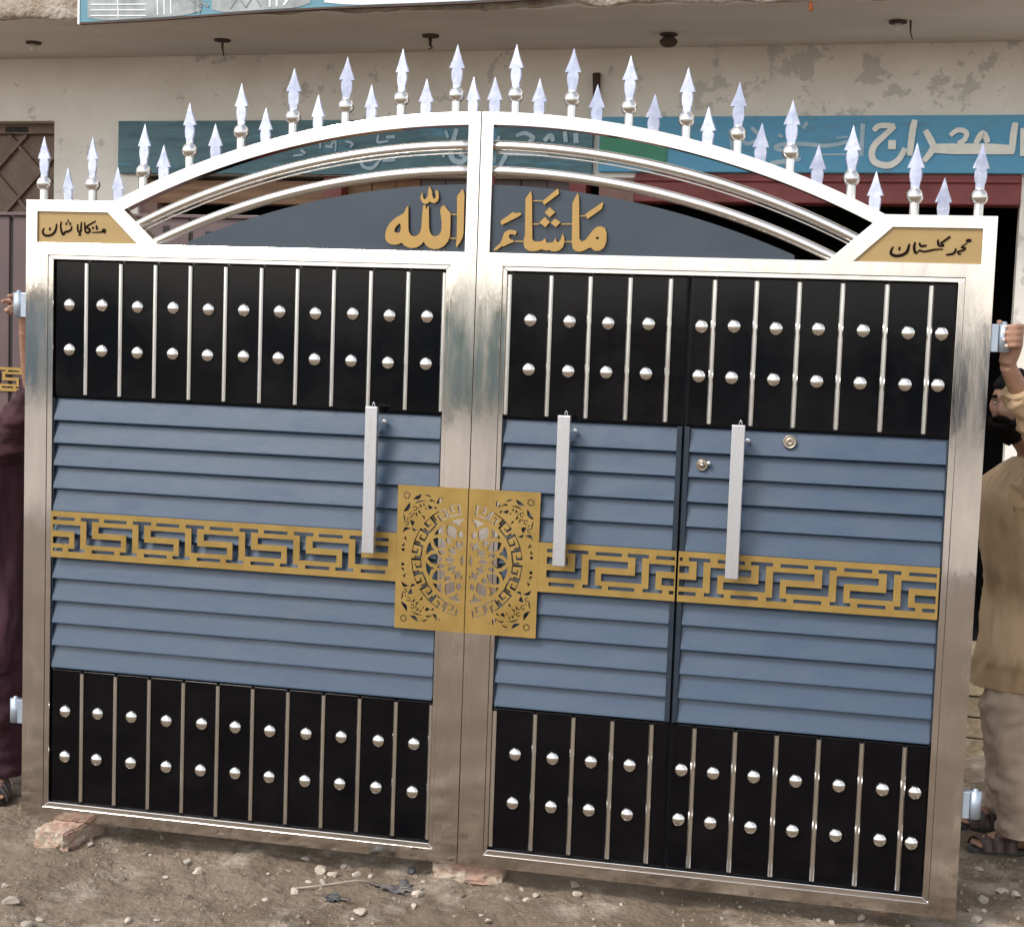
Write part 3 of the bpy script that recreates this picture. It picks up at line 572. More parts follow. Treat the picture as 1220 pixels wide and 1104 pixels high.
BT, BB = (1.6335, 2.149), (.0655, .590)
studsL = [-1.575, -1.441, -1.298, -1.155, -1.014, -.876, -.738, -.598, -.459, -.318, -.180]
barsL = [-1.506 + .1393 * i for i in range(11)]
edL = [-1.6375] + barsL[:-1] + [-.1115]
for (z0, z1), sz in ((BT, (1.981, 1.811)), (BB, (.424, .247))):
    black_panel(edL, leaf_L, z0, z1, studsL, sz, barsL[:-1] + [-.1185])
slats(-1.632, -.117, leaf_L)
# right leaf: fixed part and wicket door
door = thing('wicket_door', '', '', (.757, 0, .065)); del door['label']; del door['category']
door.parent = leaf_R; door.location = Vector((.757, 0, .065)) - WL[leaf_R.name]
barsF = [.1195, .268, .407, .547, .687]; studsF = [.1975, .338, .476, .615]
barsD = [.838, .980, 1.123, 1.266, 1.411, 1.554]; studsD = [.797, .908, 1.050, 1.194, 1.340, 1.487, 1.594]
for (z0, z1), sz in ((BT, (1.980, 1.807)), (BB, (.422, .244))):
    black_panel([.1115, .268, .407, .547, .687, .749], leaf_R, z0, z1, studsF, sz, barsF)
    black_panel([.758, .838, .980, 1.123, 1.266, 1.411, 1.554, 1.6375], door, z0, z1, studsD, sz, barsD)
slats(.117, .7305, leaf_R); slats(.7765, 1.632, door)
box('door_post', .7312, .7495, .006, .046, .592, 1.632, M['bluedark'], leaf_R, .002)
box('door_edge', .7575, .7758, .006, .046, .592, 1.632, M['bluedark'], door, .002)
SZ0, SZ1 = 1.024, 1.2005
PER = .2135; STEM = -1.4735
key_strip('key_strip', -1.632, -.2625, SZ0, SZ1, STEM, PER, 1, -.0065, -.0025, M['gold'], leaf_L, .008, .030)
key_strip('key_strip', .2625, .7495, SZ0, SZ1, -STEM, PER, -1, -.0065, -.0025, M['gold'], leaf_R, .030, .004)
key_strip('key_strip', .7575, 1.632, SZ0, SZ1, -STEM, PER, -1, -.0065, -.0025, M['gold'], door, .004, .008)
medallion(-1, leaf_L); medallion(1, leaf_R)
spears([-1.690, -1.492, -1.288, -1.104, -.904, -.706, -.507, -.301, -.099], [-1.591, -1.387, -1.207, -1.003, -.811, -.611, -.411, -.210, -.038], leaf_L)
spears([.115, .315, .516, .715, .891, 1.070, 1.275, 1.483, 1.688], [.041, .200, .404, .602, .790, .970, 1.162, 1.355, 1.577], leaf_R)
# pull bars
def handle(x, parent, zt=1.655, zb=1.128):
    hd = box('pull_handle', x - .0225, x + .0225, -.068, -.043, zb, zt, M['galv'], parent, .0025)
    for z in (zt - .09, zb + .09):
        V, F = lathe([(.007, .0), (.007, .062)], 10, 'y')
        part('handle_post', [(x + .012 + a, .018 + b, z + c) for a, b, c in V], F, M['galv'], hd, True)
    V, F = tubev([(x + .002, -.055, zt - .002), (x + .002, -.060, zt + .010), (x + .006, -.062, zt + .016), (x + .010, -.060, zt + .010), (x + .010, -.055, zt - .002)], .0022, 6)
    part('wire_loop', V, F, M['galv'], hd, True)
    V, F = lathe([(.007, 0), (.010, .003), (.010, .012), (.006, .016), (.001, .017)], 10, 'y')
    part('bolt', [(x + .030 + a, .008 + b, zt - .055 + c) for a, b, c in V], F, M['galv'], hd, True)
handle(-.352, leaf_L); handle(.346, leaf_R); handle(.946, door, 1.650, 1.124)
def rosette(name, x, z, parent, r, knob):
    prof = [(r, 0), (r, .006), (r * .86, .010), (r * .80, .008), (r * .55, .008), (r * .50, .016 if knob else .010), (r * .38, .022 if knob else .011), (r * .1, .025 if knob else .007), (.0004, .025 if knob else .007)]
    V, F = lathe(prof, 22, 'y')
    return part(name, [(x + a, .012 + b, z + c) for a, b, c in V], F, M['brass'], parent, True)
k = rosette('door_lock', .823, 1.503, door, .0205, True)
V, F = lathe([(.008, 0), (.008, .012), (.004, .014)], 8, 'y'); part('key_stub', [(.846 + a, .008 + b, 1.511 + c) for a, b, c in V], F, M['galv'], k, True)
rosette('door_viewer', 1.1165, 1.597, door, .0235, False)
# hinge barrels on the outer stiles
def hinge(s, z, parent, h=.092):
    hg = box('hinge', min(s * 1.7505, s * 1.775), max(s * 1.7505, s * 1.775), .006, .044, z - h / 2, z + h / 2, M['hinge'], parent, .002)
    V, F = lathe([(.015, -h / 2), (.0205, -h / 2), (.0205, h / 2), (.008, h / 2 + .001), (.008, h / 2 + .008), (.004, h / 2 + .009)], 18)
    part('hinge_barrel', [(s * 1.793 + a, .025 + b, z + c) for a, b, c in V], F, M['hinge'], hg, True)
for s, lf, zz in ((-1, leaf_L, (.408, 1.975)), (1, leaf_R, (.398, 1.972))):
    for z in zz: hinge(s, z, lf)

# ------------------------------------------------------------------ the workshop building behind (its own frame, turned a little)
BY = 3.55; BROT = R(-3.4)
def broot(name, label, cat, u=0.0, n=0.0, z=0.0, group=None):
    c, s = math.cos(BROT), math.sin(BROT)
    o = thing(name, label, cat, (u * c - n * s, BY + u * s + n * c, z), group)
    o.rotation_euler.z = BROT
    WL[o.name] = Vector((u, n, z))        # children are given in facade coordinates (u, n, z)
    return o
bld = broot('workshop_building', 'whitewashed workshop with flaking plaster and a projecting concrete canopy', 'building')
ZS = 3.594
# wall pieces round the openings, as one mesh
multibox('wall', [(-3.7585, -3.15, 0, .25, GZ, 3.20), (-9, 9, .001, .25, 3.20, 3.62), (-3.15, 2.17, .0, .25, 2.86, 3.1995), (2.17, 9, 0, .25, GZ, 3.1995), (-9, -4.9, 0, .25, GZ, 3.1995)], M['wall'], bld)
# canopy with crumbled lower edge
def canopy():
    us = [-9 + 18 * i / 360 for i in range(361)]
    prof = [(.02, ZS), (-.55, ZS), (-.95, ZS), (-1.04, ZS), (-1.085, ZS + .004), (-1.10, ZS + .018), (-1.105, ZS + .06), (-1.105, ZS + .12), (-1.105, ZS + .42), (.02, ZS + .42)]
    V = []; n = len(prof)
    for u in us:
        for j, (a, b) in enumerate(prof):
            d = (0, .004, .006, .012, .022, .028, .022, .012, .004, 0)[j]
            V.append((u, a + d * fbm(u * 6, a * 4, b * 6, 4), b + .9 * d * fbm(u * 5 + 7, a * 5, b * 5, 4)))
    F = [(i * n + j, i * n + (j + 1) % n, (i + 1) * n + (j + 1) % n, (i + 1) * n + j) for i in range(len(us) - 1) for j in range(n)]
    o = part('canopy', V, F, M['soffit'], bld)
    o.data.materials.append(M['crumble'])
    for p in o.data.polygons:
        j = p.index % n
        p.use_smooth = True
        if 4 <= j <= 8: p.material_index = 1
    return o
canopy()
box('parapet', -9, 9, -1.10, -.9, ZS + .425, 5.2, M['wall'], bld)
box('upper_wall', -9, 9, .0, .25, ZS + .425, 5.2, M['wall'], bld)
# workshop interior
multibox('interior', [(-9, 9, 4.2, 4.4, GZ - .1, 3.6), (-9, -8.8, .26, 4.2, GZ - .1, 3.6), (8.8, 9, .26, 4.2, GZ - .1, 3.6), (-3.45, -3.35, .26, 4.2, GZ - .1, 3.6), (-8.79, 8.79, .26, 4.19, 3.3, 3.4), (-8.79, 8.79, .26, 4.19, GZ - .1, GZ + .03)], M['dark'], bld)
box('timber_beam', -3.145, -1.895, .06, .18, 2.690, 2.835, M['wood'], bld, .004)
box('timber_beam', -3.145, -1.895, .30, .36, 2.600, 2.640, M['soffit'], bld, .004)
box('jamb', -3.149, -3.03, .03, .22, GZ, 2.689, M['pink'], bld, .004)
box('red_post', -1.893, -1.775, .02, .16, GZ, 2.859, M['red'], bld, .004)
box('red_post', -.345, -.243, .02, .16, GZ, 2.859, M['red'], bld, .004)
box('pier', -.16, .05, -.01, .24, GZ, 2.859, M['pink'], bld, .006)
for i in range(9):
    box('shutter_slat', -1.774 + .1588 * i, -1.774 + .1588 * (i + 1) - .004, .12 + .006 * (i % 2), .16, GZ, 2.858, M['mauve'] if i > 2 else M['wood'], bld, .003)
box('red_lintel', .051, 2.169, -.015, .16, 2.722, 2.885, M['red'], bld, .008)
box('lintel_lip', .051, 2.169, -.035, -.016, 2.838, 2.862, M['red'], bld, .006)
# raised plinth of straw coloured masonry
k = 0
for row in range(4):
    u = -9 + (.16 if row % 2 else 0)
    while u < 8.6:
        vis = 1.4 < u < 3.2
        L = .31 if vis else 1.24
        box('plinth_block', u, min(u + L, 8.9) - .008, -.90 + random.uniform(-.025, .02), -.55, GZ - .03 + .1085 * row, GZ - .03 + .1085 * row + .102, M['straw'], bld, .006)
        u += L
box('plinth_top', -9, 8.9, -.885, -.002, GZ + .36, GZ + .405, M['straw'], bld, .006)
# blackened streak and a patch of moss beside the sign: a stub of old pipe stands here
V, F = tubev([(-.195, -.02, 3.20), (-.193, -.025, 3.32), (-.197, -.02, 3.45)], [.022, .020, .024], 8); part('old_pipe_stub', V, F, M['rust'], bld, True)
V, F = tubev([(1.10, -1.06, ZS + .06), (1.10, -1.07, ZS - .045)], .010, 8); part('orange_pipe_stub', V, F, M['orange'], bld, True)

# sign boards
sA = broot('sign_board', 'long faded teal sign board with small white script over the workshop doors', 'sign', -1.74, -.04, 2.865, 'painted sign boards over the workshop')
bA = box('board', -3.275, -.200, -.040, -.003, 2.865, 3.190, M['teal'], sA, .003)
sB = broot('sign_board', 'bright blue sign board with large raised grey Urdu letters above the red lintel', 'sign', 1.6, -.04, 2.889, 'painted sign boards over the workshop')
box('board', -.162, 4.4, -.040, -.003, 2.889, 3.200, M['signblue'], sB, .003)
box('green_patch', -.155, .24, -.0445, -.0405, 2.945, 3.10, M['green'], sB)
def sign_text(strokes, root, y0, y1, mt):
    for i, (pts, w) in enumerate(strokes):
        V, F = stroke(pts, w * 1.22, y0 - .0005 * (i % 5), y1, .8)
        part('letter', V, F, mt, root)
sign_text(SIGN_A, sA, -.047, -.041, M['signtext2']); sign_text(SIGN_B, sB, -.054, -.041, M['signtext']); sign_text(SIGN_B2, sB, -.0445, -.041, M['signtext2'])

# printed banner on the canopy edge, sagging a little
bn = broot('banner', 'teal printed banner with grey pictures of railings hung on the canopy edge', 'banner', -1.6, -1.16, 3.58)
def bz(u):  # lower edge
    return 3.566 + (u + 2.86) * .0256 + .006 * math.sin(u * 3)
us = [-2.858 + 2.75 * i / 60 for i in range(61)]
V = [(u, n_, z) for u in us for n_, z in ((-1.165, bz(u)), (-1.165, bz(u) + .9), (-1.150, bz(u) + .9), (-1.150, bz(u)))]
F = [(4 * i + j, 4 * i + 4 + j, 4 * i + 4 + (j + 1) % 4, 4 * i + (j + 1) % 4) for i in range(60) for j in range(4)] + [(0, 1, 2, 3), (240, 243, 242, 241)]
part('sheet', V, F, M['banner'], bn)
V = [(u, n_, bz(u) + dz) for u in us for n_, dz in ((-1.172, -.012), (-1.172, -.002), (-1.148, -.002), (-1.148, -.012))]
part('bottom_batten', V, F, M['rust'], bn)
V = [(u_, n_, bz(-2.858) + z) for u_ in (-2.872, -2.859) for n_, z in ((-1.17, -.012), (-1.17, .9), (-1.15, .9), (-1.15, -.012))]
part('side_batten', V, [(0, 1, 2, 3), (7, 6, 5, 4), (0, 4, 5, 1), (1, 5, 6, 2), (2, 6, 7, 3), (3, 7, 4, 0)], M['white'], bn)
def pic(u0, u1):
    n = 12; V = []; F = []
    for i in range(n + 1):
        u = u0 + (u1 - u0) * i / n; r_ = .02 * max(0, 1 - min(i, n - i) / 1.5)
        V += [(u, -1.168, bz(u) + .003 + r_), (u, -1.168, bz(u) + .5)]
    F = [(2 * i, 2 * i + 2, 2 * i + 3, 2 * i + 1) for i in range(n)]
    return part('printed_picture', V, F, M['bannerpic'], bn)
def bl(pts, w, mt, p):
    V, F = stroke([(u, bz(u) + z) for u, z in pts], w, -1.1705, -1.1682, 1.0)
    part('printed_rail', V, F, mt, p)
p1 = pic(-2.81, -2.12)
for z in (.02, .05, .08, .11, .14): bl([(-2.79, z + .012), (-2.45, z - .004)], .006, M['white'], p1)
for u in (-2.62, -2.38, -2.34, -2.30): bl([(u, .014), (u - .01, .2)], .007, M['white'], p1)
for a in ((-2.26, -2.12), (-2.22, -2.08)): bl([(a[0], .13), (a[1], .04)], .010, M['greyprint'], p1)
p2 = pic(-2.06, -1.49)
for u in (-1.95, -1.86): bl([(u, .02), (u + .09, .14)], .008, M['greyprint'], p2); bl([(u + .09, .02), (u, .14)], .008, M['greyprint'], p2)
for u in (-1.72, -1.68): bl([(u, .015), (u, .3)], .010, M['white'], p2)
bl([(-1.64, .02), (-1.55, .14)], .012, M['white'], p2)
p3 = pic(-1.41, -.2); p3.data.materials[0] = M['white']
for u in (-2.16, -2.13): bl([(u, .01), (u + .0, .25)], .006, M['greyprint'], p1)

# fittings in the soffit
def fitting(u, n, kind, label):
    o = broot('ceiling_bulb_holder' if kind == 2 else 'ceiling_hook', label, 'bulb holder' if kind == 2 else 'ceiling hook', u, n, ZS, None if kind == 2 else 'iron hooks in the canopy soffit')
    zc = ZS - .004
    V, F = lathe([(.05 if kind != 0 else .045, 0), (.047, -.008), (.02, -.012), (.002, -.012)], 14)
    part('plate', [(u + a, n + b, zc + c) for a, b, c in V], F, M['rust'], o, True)
    if kind == 0:
        V, F = lathe([(.02, -.01), (.019, -.05), (.002, -.05)], 12); part('stub', [(u + a, n + b, zc + c) for a, b, c in V], F, M['soffit'], o, True)
    elif kind == 1:
        V, F = tubev([(u, n, zc - .01), (u + .006, n - .01, zc - .05), (u + .016, n - .01, zc - .095)], [.007, .006, .003], 7); part('wire', V, F, M['rust'], o, True)
    elif kind == 3:
        V, F = tubev([(u, n, zc - .01), (u, n, zc - .05), (u + .012, n, zc - .068), (u - .008, n, zc - .075)], [.012, .008, .005, .004], 8); part('hook', V, F, M['rust'], o, True)
    else:
        V, F = lathe([(.022, -.01), (.05, -.035), (.048, -.05), (.03, -.066), (.012, -.07), (.002, -.071)], 14); part('shade', [(u + a, n + b, zc + c) for a, b, c in V], F, M['rust'], o, True)
fitting(-3.576, -.518, 0, 'iron plate with a short grey stub in the soffit above the lattice doorway')
fitting(-2.342, -.477, 1, 'iron plate with a dangling wire under the railing banner')
fitting(-1.058, -.474, 3, 'rusty iron hook in the soffit above the left gate leaf tips')
fitting(.282, -.388, 2, 'round dark lamp holder hanging from the canopy soffit')
fitting(1.497, -.585, 0, 'iron plate with a short grey stub in the soffit above the blue sign')
V, F = tubev([(1.56, -.585, ZS), (1.562, -.59, ZS - .06), (1.575, -.6, ZS - .10)], [.006, .004, .002], 6)
part('hanging_wire', V, F, M['rust'], bld, True)

# brown lattice gate in the left doorway
lg = broot('lattice_gate', 'brown steel gate with diamond lattice in the left doorway', 'gate', -4.3, .15, GZ)
box('sheet', -4.90, -3.762, .17, .185, GZ, 3.19, M['brown'], lg)
box('top_rail', -4.90, -3.762, .12, .165, 3.135, 3.20, M['brown'], lg, .003)
box('slot', -4.20, -4.03, .116, .119, 3.145, 3.178, M['dark'], lg)
box('stile', -3.83, -3.762, .13, .168, GZ, 3.134, M['brown'], lg, .003)
for d in (1, -1):
    for i in range(-2, 12):
        c = -4.90 + .175 * i * 1.0
        # diagonal bars clipped to the leaf
        a = [(c, 2.3), (c + .84 * 1.0, 3.134)] if d == 1 else [(c, 3.134), (c + .84, 2.3)]
        pts = [p for p in a]
        (x0, z0), (x1, z1) = pts
        def clip(xl, p0, p1): t = (xl - p0[0]) / (p1[0] - p0[0]); return (xl, p0[1] + t * (p1[1] - p0[1]))
        if x1 <= -4.9 or x0 >= -3.832: continue
        if x0 < -4.9: pts[0] = clip(-4.9, a[0], a[1])
        if x1 > -3.832: pts[1] = clip(-3.832, a[0], a[1])
        if i % 2: continue
        V, F = stroke(pts, .022, .146 - .004 * d, .169, 1.0)
        part('lattice_bar', V, F, M['brown'], lg)

# mauve-brown gate on display in front of the wall, with a golden key strip
bg_ = broot('brown_gate', 'dark mauve steel gate with golden key strip leaning by the workshop', 'gate', -3.1, -.6, GZ)
us_ = [-4.9, -4.28, -3.665, -3.06, -2.46, -1.86]
for a, b in zip(us_[:-1], us_[1:]):
    box('panel', a + .012, b - .012, -.60, -.575, GZ + .01, 2.545, M['mauve'], bg_, .006)
    box('seam_channel', b - .011, b + .011, -.59, -.578, GZ + .01, 2.54, M['dark'], bg_)
box('top_rail', -4.9, -1.84, -.62, -.57, 2.546, 2.566, M['mauve'], bg_, .003)
V_ = key_strip('key_strip', -4.88, -1.88, 1.482, 1.628, -3.9, .178, 1, -.612, -.606, M['gold'], bg_)
for u, z in ((-2.345, 2.43), (-2.27, 2.38), (-2.17, 2.47), (-2.62, 2.46)):
    box('cut_out', u - .02, u + .02, -.6035, -.601, z - .04, z + .04, M['dark'], bg_)

# ------------------------------------------------------------------ people
def fold(x, y, z):
    return (1 - abs(noise.noise(Vector((x, y, z))))) ** 4 * .6 + (1 - abs(noise.noise(Vector((x * 2 + 4, y * 2, z * 2.6))))) ** 4 * .4
def ell_ring(c, sx, fy, s, f, n=28, wr=0.0, seed=0.0):
    out = []
    for k in range(n):
        a = 2 * math.pi * k / n
        ca, sa = math.cos(a), math.sin(a)
        q = 1 + wr * fbm(ca * 1.6 + seed, sa * 1.6, c.z * 2.2 + seed, 3)
        if wr: q += fold(ca * 3.2 + .5 * c.z, sa * 3.2 - .7 * c.z, c.z * 1.5 + seed) * .15 - .065
        out.append(c + s * (sx * q * math.cos(a)) + f * (fy * q * math.sin(a)))
    return out
def loft(rings, cap=True):
    V = [v for r_ in rings for v in r_]; n = len(rings[0]); F = []
    for i in range(len(rings) - 1):
        for k in range(n):
            F.append((i * n + k, i * n + (k + 1) % n, (i + 1) * n + (k + 1) % n, (i + 1) * n + k))
    if cap: F.append(tuple(range(n))[::-1]); F.append(tuple((len(rings) - 1) * n + k for k in range(n)))
    return V, F
def limb(pts, rads, seg=14, n=4, wr=0.0, seed=0.0):
    P = cr([tuple(p) + (r_,) for p, r_ in zip(pts, rads)], n)
    V, F = tubev([p[:3] for p in P], [p[3] for p in P], seg)
    if wr:
        V = [v + (v - Vector(P[i // seg][:3])).normalized() * (wr * (.6 * fbm(v.x * 9 + seed, v.y * 9, v.z * 16, 3) + .9 * fold(v.x * 7 + seed, v.y * 7, v.z * 11) - .3)) for i, v in enumerate(V)]
    return V, F
def ball(c, r_, seg=14):
    c = Vector(c); rx, ry, rz = (r_, r_, r_) if not isinstance(r_, tuple) else r_
    prof = [(max(math.sin(R(a)), .01), -math.cos(R(a))) for a in range(0, 181, 15)]
    V, F = lathe(prof, seg)
    return [Vector((c.x + a * rx, c.y + b * ry, c.z + d * rz)) for a, b, d in V], F
def merge(list_):
    V = []; F = []
    for a, b in list_:
        k = len(V); V += [Vector(v) for v in a]; F += [tuple(i + k for i in f) for f in b]
    return V, F
def head_shape(c, f, tilt=0.0):
    """head with brow, nose, lips, chin and ears; f = facing direction"""
    s = Vector((f.y, -f.x, 0)).normalized(); up = Vector((0, 0, 1))
    V = []; nu, nv = 40, 30
    for j in range(nv + 1):
        th = math.pi * j / nv; z = math.cos(th)
        for i in range(nu):
            ph = 2 * math.pi * i / nu; d = Vector((math.sin(th) * math.cos(ph), math.sin(th) * math.sin(ph), z))   # x: forward, y: side
            rx, ry, rz = .098, .077, .122
            if z < 0: ry *= 1 - .22 * z * z * 1.2; rx *= 1 - .10 * (-z) ** 2
            p = Vector((d.x * rx, d.y * ry, d.z * rz))
            if d.x > 0:
                yy = p.y; zz = p.z
                g = lambda y0, z0, sy, sz: math.exp(-((yy - y0) / sy) ** 2 - ((zz - z0) / sz) ** 2)
                p.x += .026 * g(0, -.012, .012, .022) + .012 * g(0, -.030, .017, .012) + .010 * g(0, .030, .05, .012)          # nose, brow
                p.x -= .016 * (g(.031, .008, .016, .013) + g(-.031, .008, .016, .013))                                       # eye sockets
                p.x += .006 * (g(.031, .006, .010, .007) + g(-.031, .006, .010, .007))                                       # lids
                p.x += .008 * g(0, -.058, .024, .010) + .014 * g(0, -.098, .026, .018)                                       # lips, chin
            if d.x < -.1: p.x *= 1.06
            V.append(c + f * p.x + s * p.y + up * p.z)
    F = [(j * nu + i, j * nu + (i + 1) % nu, (j + 1) * nu + (i + 1) % nu, (j + 1) * nu + i) for j in range(nv) for i in range(nu)]
    L = [(V, F)]
    for q in (-1, 1):
        L.append(ball(c + s * (q * .078) + up * -.005, (.020, .016, .032)))
    return L
def remeshed(name, parts_, mt, parent, vox=.0055, smooth_it=4):
    V, F = merge(parts_)
    o = part(name, V, F, mt, parent)
    rm = o.modifiers.new('remesh', 'REMESH'); rm.mode = 'VOXEL'; rm.voxel_size = vox; rm.use_smooth_shade = True
    sm = o.modifiers.new('smooth', 'SMOOTH'); sm.factor = .5; sm.iterations = smooth_it
    return o
def hair_cap(c, f, beard, parent):
    s = Vector((f.y, -f.x, 0)).normalized(); up = Vector((0, 0, 1)); V = []; F = []; nu, nv = 72, 52; keep = {}
    for j in range(nv + 1):
        th = math.pi * j / nv; z = math.cos(th)
        for i in range(nu):
            ph = 2 * math.pi * i / nu; d = Vector((math.sin(th) * math.cos(ph), math.sin(th) * math.sin(ph), z))
            rx, ry, rz = .108, .087, .134
            if beard:
                if z < 0: ry *= 1 - .12 * z * z; rx *= 1.02
                rz = .140
            q = 1 + .07 * fbm(d.x * 12, d.y * 12, d.z * 12, 4)
            V.append(c + f * (d.x * rx * q + (.018 if beard and d.x > 0 and z < -.3 else 0)) + s * (d.y * ry * q) + up * (d.z * rz * q))
            keep[(j, i)] = (z < -.47 + .36 * (1 - max(d.x, 0)) and d.x > -.05) if beard else ((z > .42 and d.x > -.2) or (d.x <= -.1 and z > -.35))
    for j in range(nv + 1):
        for i in range(nu):
            if not all(keep.get((j + a, (i + b) % nu), True) for a in (-1, 0, 1) for b in (-1, 0, 1)):
                V[j * nu + i] = c + (V[j * nu + i] - c) * .86
    for j in range(nv):
        for i in range(nu):
            if keep[(j, i)] and keep[(j + 1, (i + 1) % nu)]:
                F.append((j * nu + i, j * nu + (i + 1) % nu, (j + 1) * nu + (i + 1) % nu, (j + 1) * nu + i))
    return part('beard' if beard else 'hair', V, F, M['hair'], parent, True)
def shoe(heel, toe, parent, lm, foot_r=.045):
    """sandal with sole, heel strap and crossing straps"""
    heel = Vector(heel); toe = Vector(toe); d = (toe - heel).normalized(); s = Vector((d.y, -d.x, 0)); L = (toe - heel).length
    out = []
    for i in range(24):
        a = 2 * math.pi * i / 24; x = math.cos(a); y = math.sin(a); w = .050 if x > 0 else .040
        out.append(heel + d * (L / 2 + L / 2 * x) + s * (w * y * (1 - .12 * (x > .3))))
    V = [p + Vector((0, 0, 0)) for p in out] + [p + Vector((0, 0, .024)) for p in out]
    F = [(i, (i + 1) % 24, 24 + (i + 1) % 24, 24 + i) for i in range(24)] + [tuple(range(24))[::-1], tuple(range(24, 48))]
    so = part('sandal', V, F, M['sole'], parent, bevel=.005)
    for t, h, w in ((.32, .092, .050), (.50, .078, .046), (.66, .066, .040), (.80, .056, .032)):
        c = heel + d * (L * t); pts = []
        for k in range(9):
            a = math.pi * k / 8
            pts.append(c + s * (.050 * math.cos(a)) + Vector((0, 0, .020 + (h - .014) * math.sin(a))) + d * (.02 * math.cos(a) * (1 if t in (.52, .80) else -1)))
        V = []; F = []
        for k, p in enumerate(pts):
            for e in (-1, 1): V += [p + d * (w / 2 * e), p * 1.0 + d * (w / 2 * e) + (p - (c + Vector((0, 0, .02)))).normalized() * .005]
        for k in range(8):
            a = 4 * k; b = a + 4
            F += [(a, a + 2, b + 2, b), (a + 1, b + 1, b + 3, a + 3), (a, b, b + 1, a + 1), (a + 2, a + 3, b + 3, b + 2)]
        part('strap', V, F, lm, so, True)
def foot_parts(ankle, heel, toe):
    ankle = Vector(ankle); heel = Vector(heel); toe = Vector(toe); d = (toe - heel).normalized(); s = Vector((d.y, -d.x, 0)); L = (toe - heel).length
    up = Vector((0, 0, .024)); L_ = [limb([ankle + Vector((0, 0, .06)), ankle, heel + d * .05 + up + Vector((0, 0, .035))], [.038, .036, .036], 12),
         limb([heel + d * .025 + up + Vector((0, 0, .032)), heel + d * .12 + up + Vector((0, 0, .036)), heel + d * (L * .72) + up + Vector((0, 0, .020)), heel + d * (L * .80) + up + Vector((0, 0, .016))], [.030, .038, .030, .020], 12)]
    for k in range(5):
        o = s * (.034 - .017 * k); ln = L * (.93 - .025 * abs(k - 1))
        L_.append(limb([heel + d * (L * .70) + o + up + Vector((0, 0, .017)), heel + d * (ln - .012) + o + up + Vector((0, 0, .013)), heel + d * ln + o + up + Vector((0, 0, .010))], [.011, .010 if k else .013, .006], 8))
    return L_
def person(label, J, f, top_m, leg_m, shoe_m, fingers, beard, hem_z, seed):
    f = Vector(f).normalized(); s = Vector((f.y, -f.x, 0)).normalized()
    J = {k: Vector(v) for k, v in J.items()}
    root = thing('person', label, 'person', (J['hip'].x, J['hip'].y, GZ))
    P = []
    P += [limb([J['hip'] + Vector((0, 0, -.06)), J['hip'] + Vector((0, 0, .12)), J['chest'], J['neck'] + Vector((0, 0, -.06))], [.11, .10, .11, .07], 18)]
    P += [limb([J['neck'] + Vector((0, 0, -.06)), J['neck'] + Vector((0, 0, .02)), J['head'] + Vector((0, 0, -.06))], [.062, .056, .056], 14)]
    P += head_shape(J['head'], f)
    for q in ('a', 'b'):
        sh, el, wr = J['sh' + q], J['el' + q], J['wr' + q]
        P += [limb([J['chest'] + Vector((0, 0, .05)), sh], [.09, .062], 12), limb([sh, sh.lerp(el, .5), el], [.056, .050, .041], 12), limb([el, el.lerp(wr, .4), wr], [.041, .040, .027], 12)]
        P += [limb([J['hip'] + (J['kn' + q] - J['hip']).cross(f).normalized() * 0, J['hip'].lerp(J['kn' + q], .5), J['kn' + q]], [.10, .082, .056], 12), limb([J['kn' + q], J['kn' + q].lerp(J['an' + q], .35), J['an' + q]], [.055, .052, .034], 12)]
        P += foot_parts(J['an' + q], J['he' + q], J['to' + q])
    wb = J['wrb']; dn = (wb - J['elb']).normalized()
    P.append(limb([wb, wb + dn * .05, wb + dn * .095], [.028, .036, .034], 12))
    for k in range(4):
        o_ = s * (.027 - .018 * k); ln = (.058, .068, .064, .05)[k]
        P.append(limb([wb + dn * .09 + o_, wb + dn * (.09 + ln * .6) + o_ + f * .006, wb + dn * (.09 + ln) + o_ + f * .022], [.010, .0095, .008], 8))
    P.append(limb([wb + dn * .03 + s * .03, wb + dn * .07 + s * .05 + f * .012, wb + dn * .10 + s * .052 + f * .028], [.014, .012, .009], 8))
    for pts, rr in fingers: P.append(limb(pts, rr, 10, 3))
    body = remeshed('body', P, M['skin'], root)
    hair_cap(J['head'], f, False, root)
    if beard:
        hair_cap(J['head'], f, True, root)
        h_ = J['head']
        V, F = limb([h_ + f * .072 + s * .040 + Vector((0, 0, -.062)), h_ + f * .098 + s * .018 + Vector((0, 0, -.047)), h_ + f * .108 + Vector((0, 0, -.043)), h_ + f * .098 - s * .018 + Vector((0, 0, -.047)), h_ + f * .072 - s * .040 + Vector((0, 0, -.062))], [.007, .010, .008, .010, .007], 8)
        part('moustache', V, F, M['hair'], root, True)
    # eyes
    for q in (-1, 1):
        V, F = ball(J['head'] + f * .0765 + s * (q * .031) + Vector((0, 0, .006)), .0092, 10); part('eye', V, F, M['cuff'], root, True)
        V, F = ball(J['head'] + f * .0812 + s * (q * .031) + Vector((0, 0, .006)), .0052, 8); part('pupil', V, F, M['hair'], root, True)
        V, F = limb([J['head'] + f * .092 + s * (q * .014) + Vector((0, 0, .030)), J['head'] + f * .092 + s * (q * .032) + Vector((0, 0, .034)), J['head'] + f * .078 + s * (q * .050) + Vector((0, 0, .028))], [.005, .006, .003], 6); part('eyebrow', V, F, M['hair'], root, True)
    # tunic: torso loft, sleeves
    hip, ch, nk = J['hip'], J['chest'], J['neck']
    ctrl = [(nk + Vector((0, 0, -.015)), .062, .060), (nk + Vector((0, 0, -.05)), .115, .085), (ch.lerp(nk, .45), .185, .125), (ch, .195, .140), (ch.lerp(hip, .5), .185, .140), (hip + Vector((0, 0, .05)), .200, .155), (hip + Vector((0, 0, -.15)), .205, .168)]
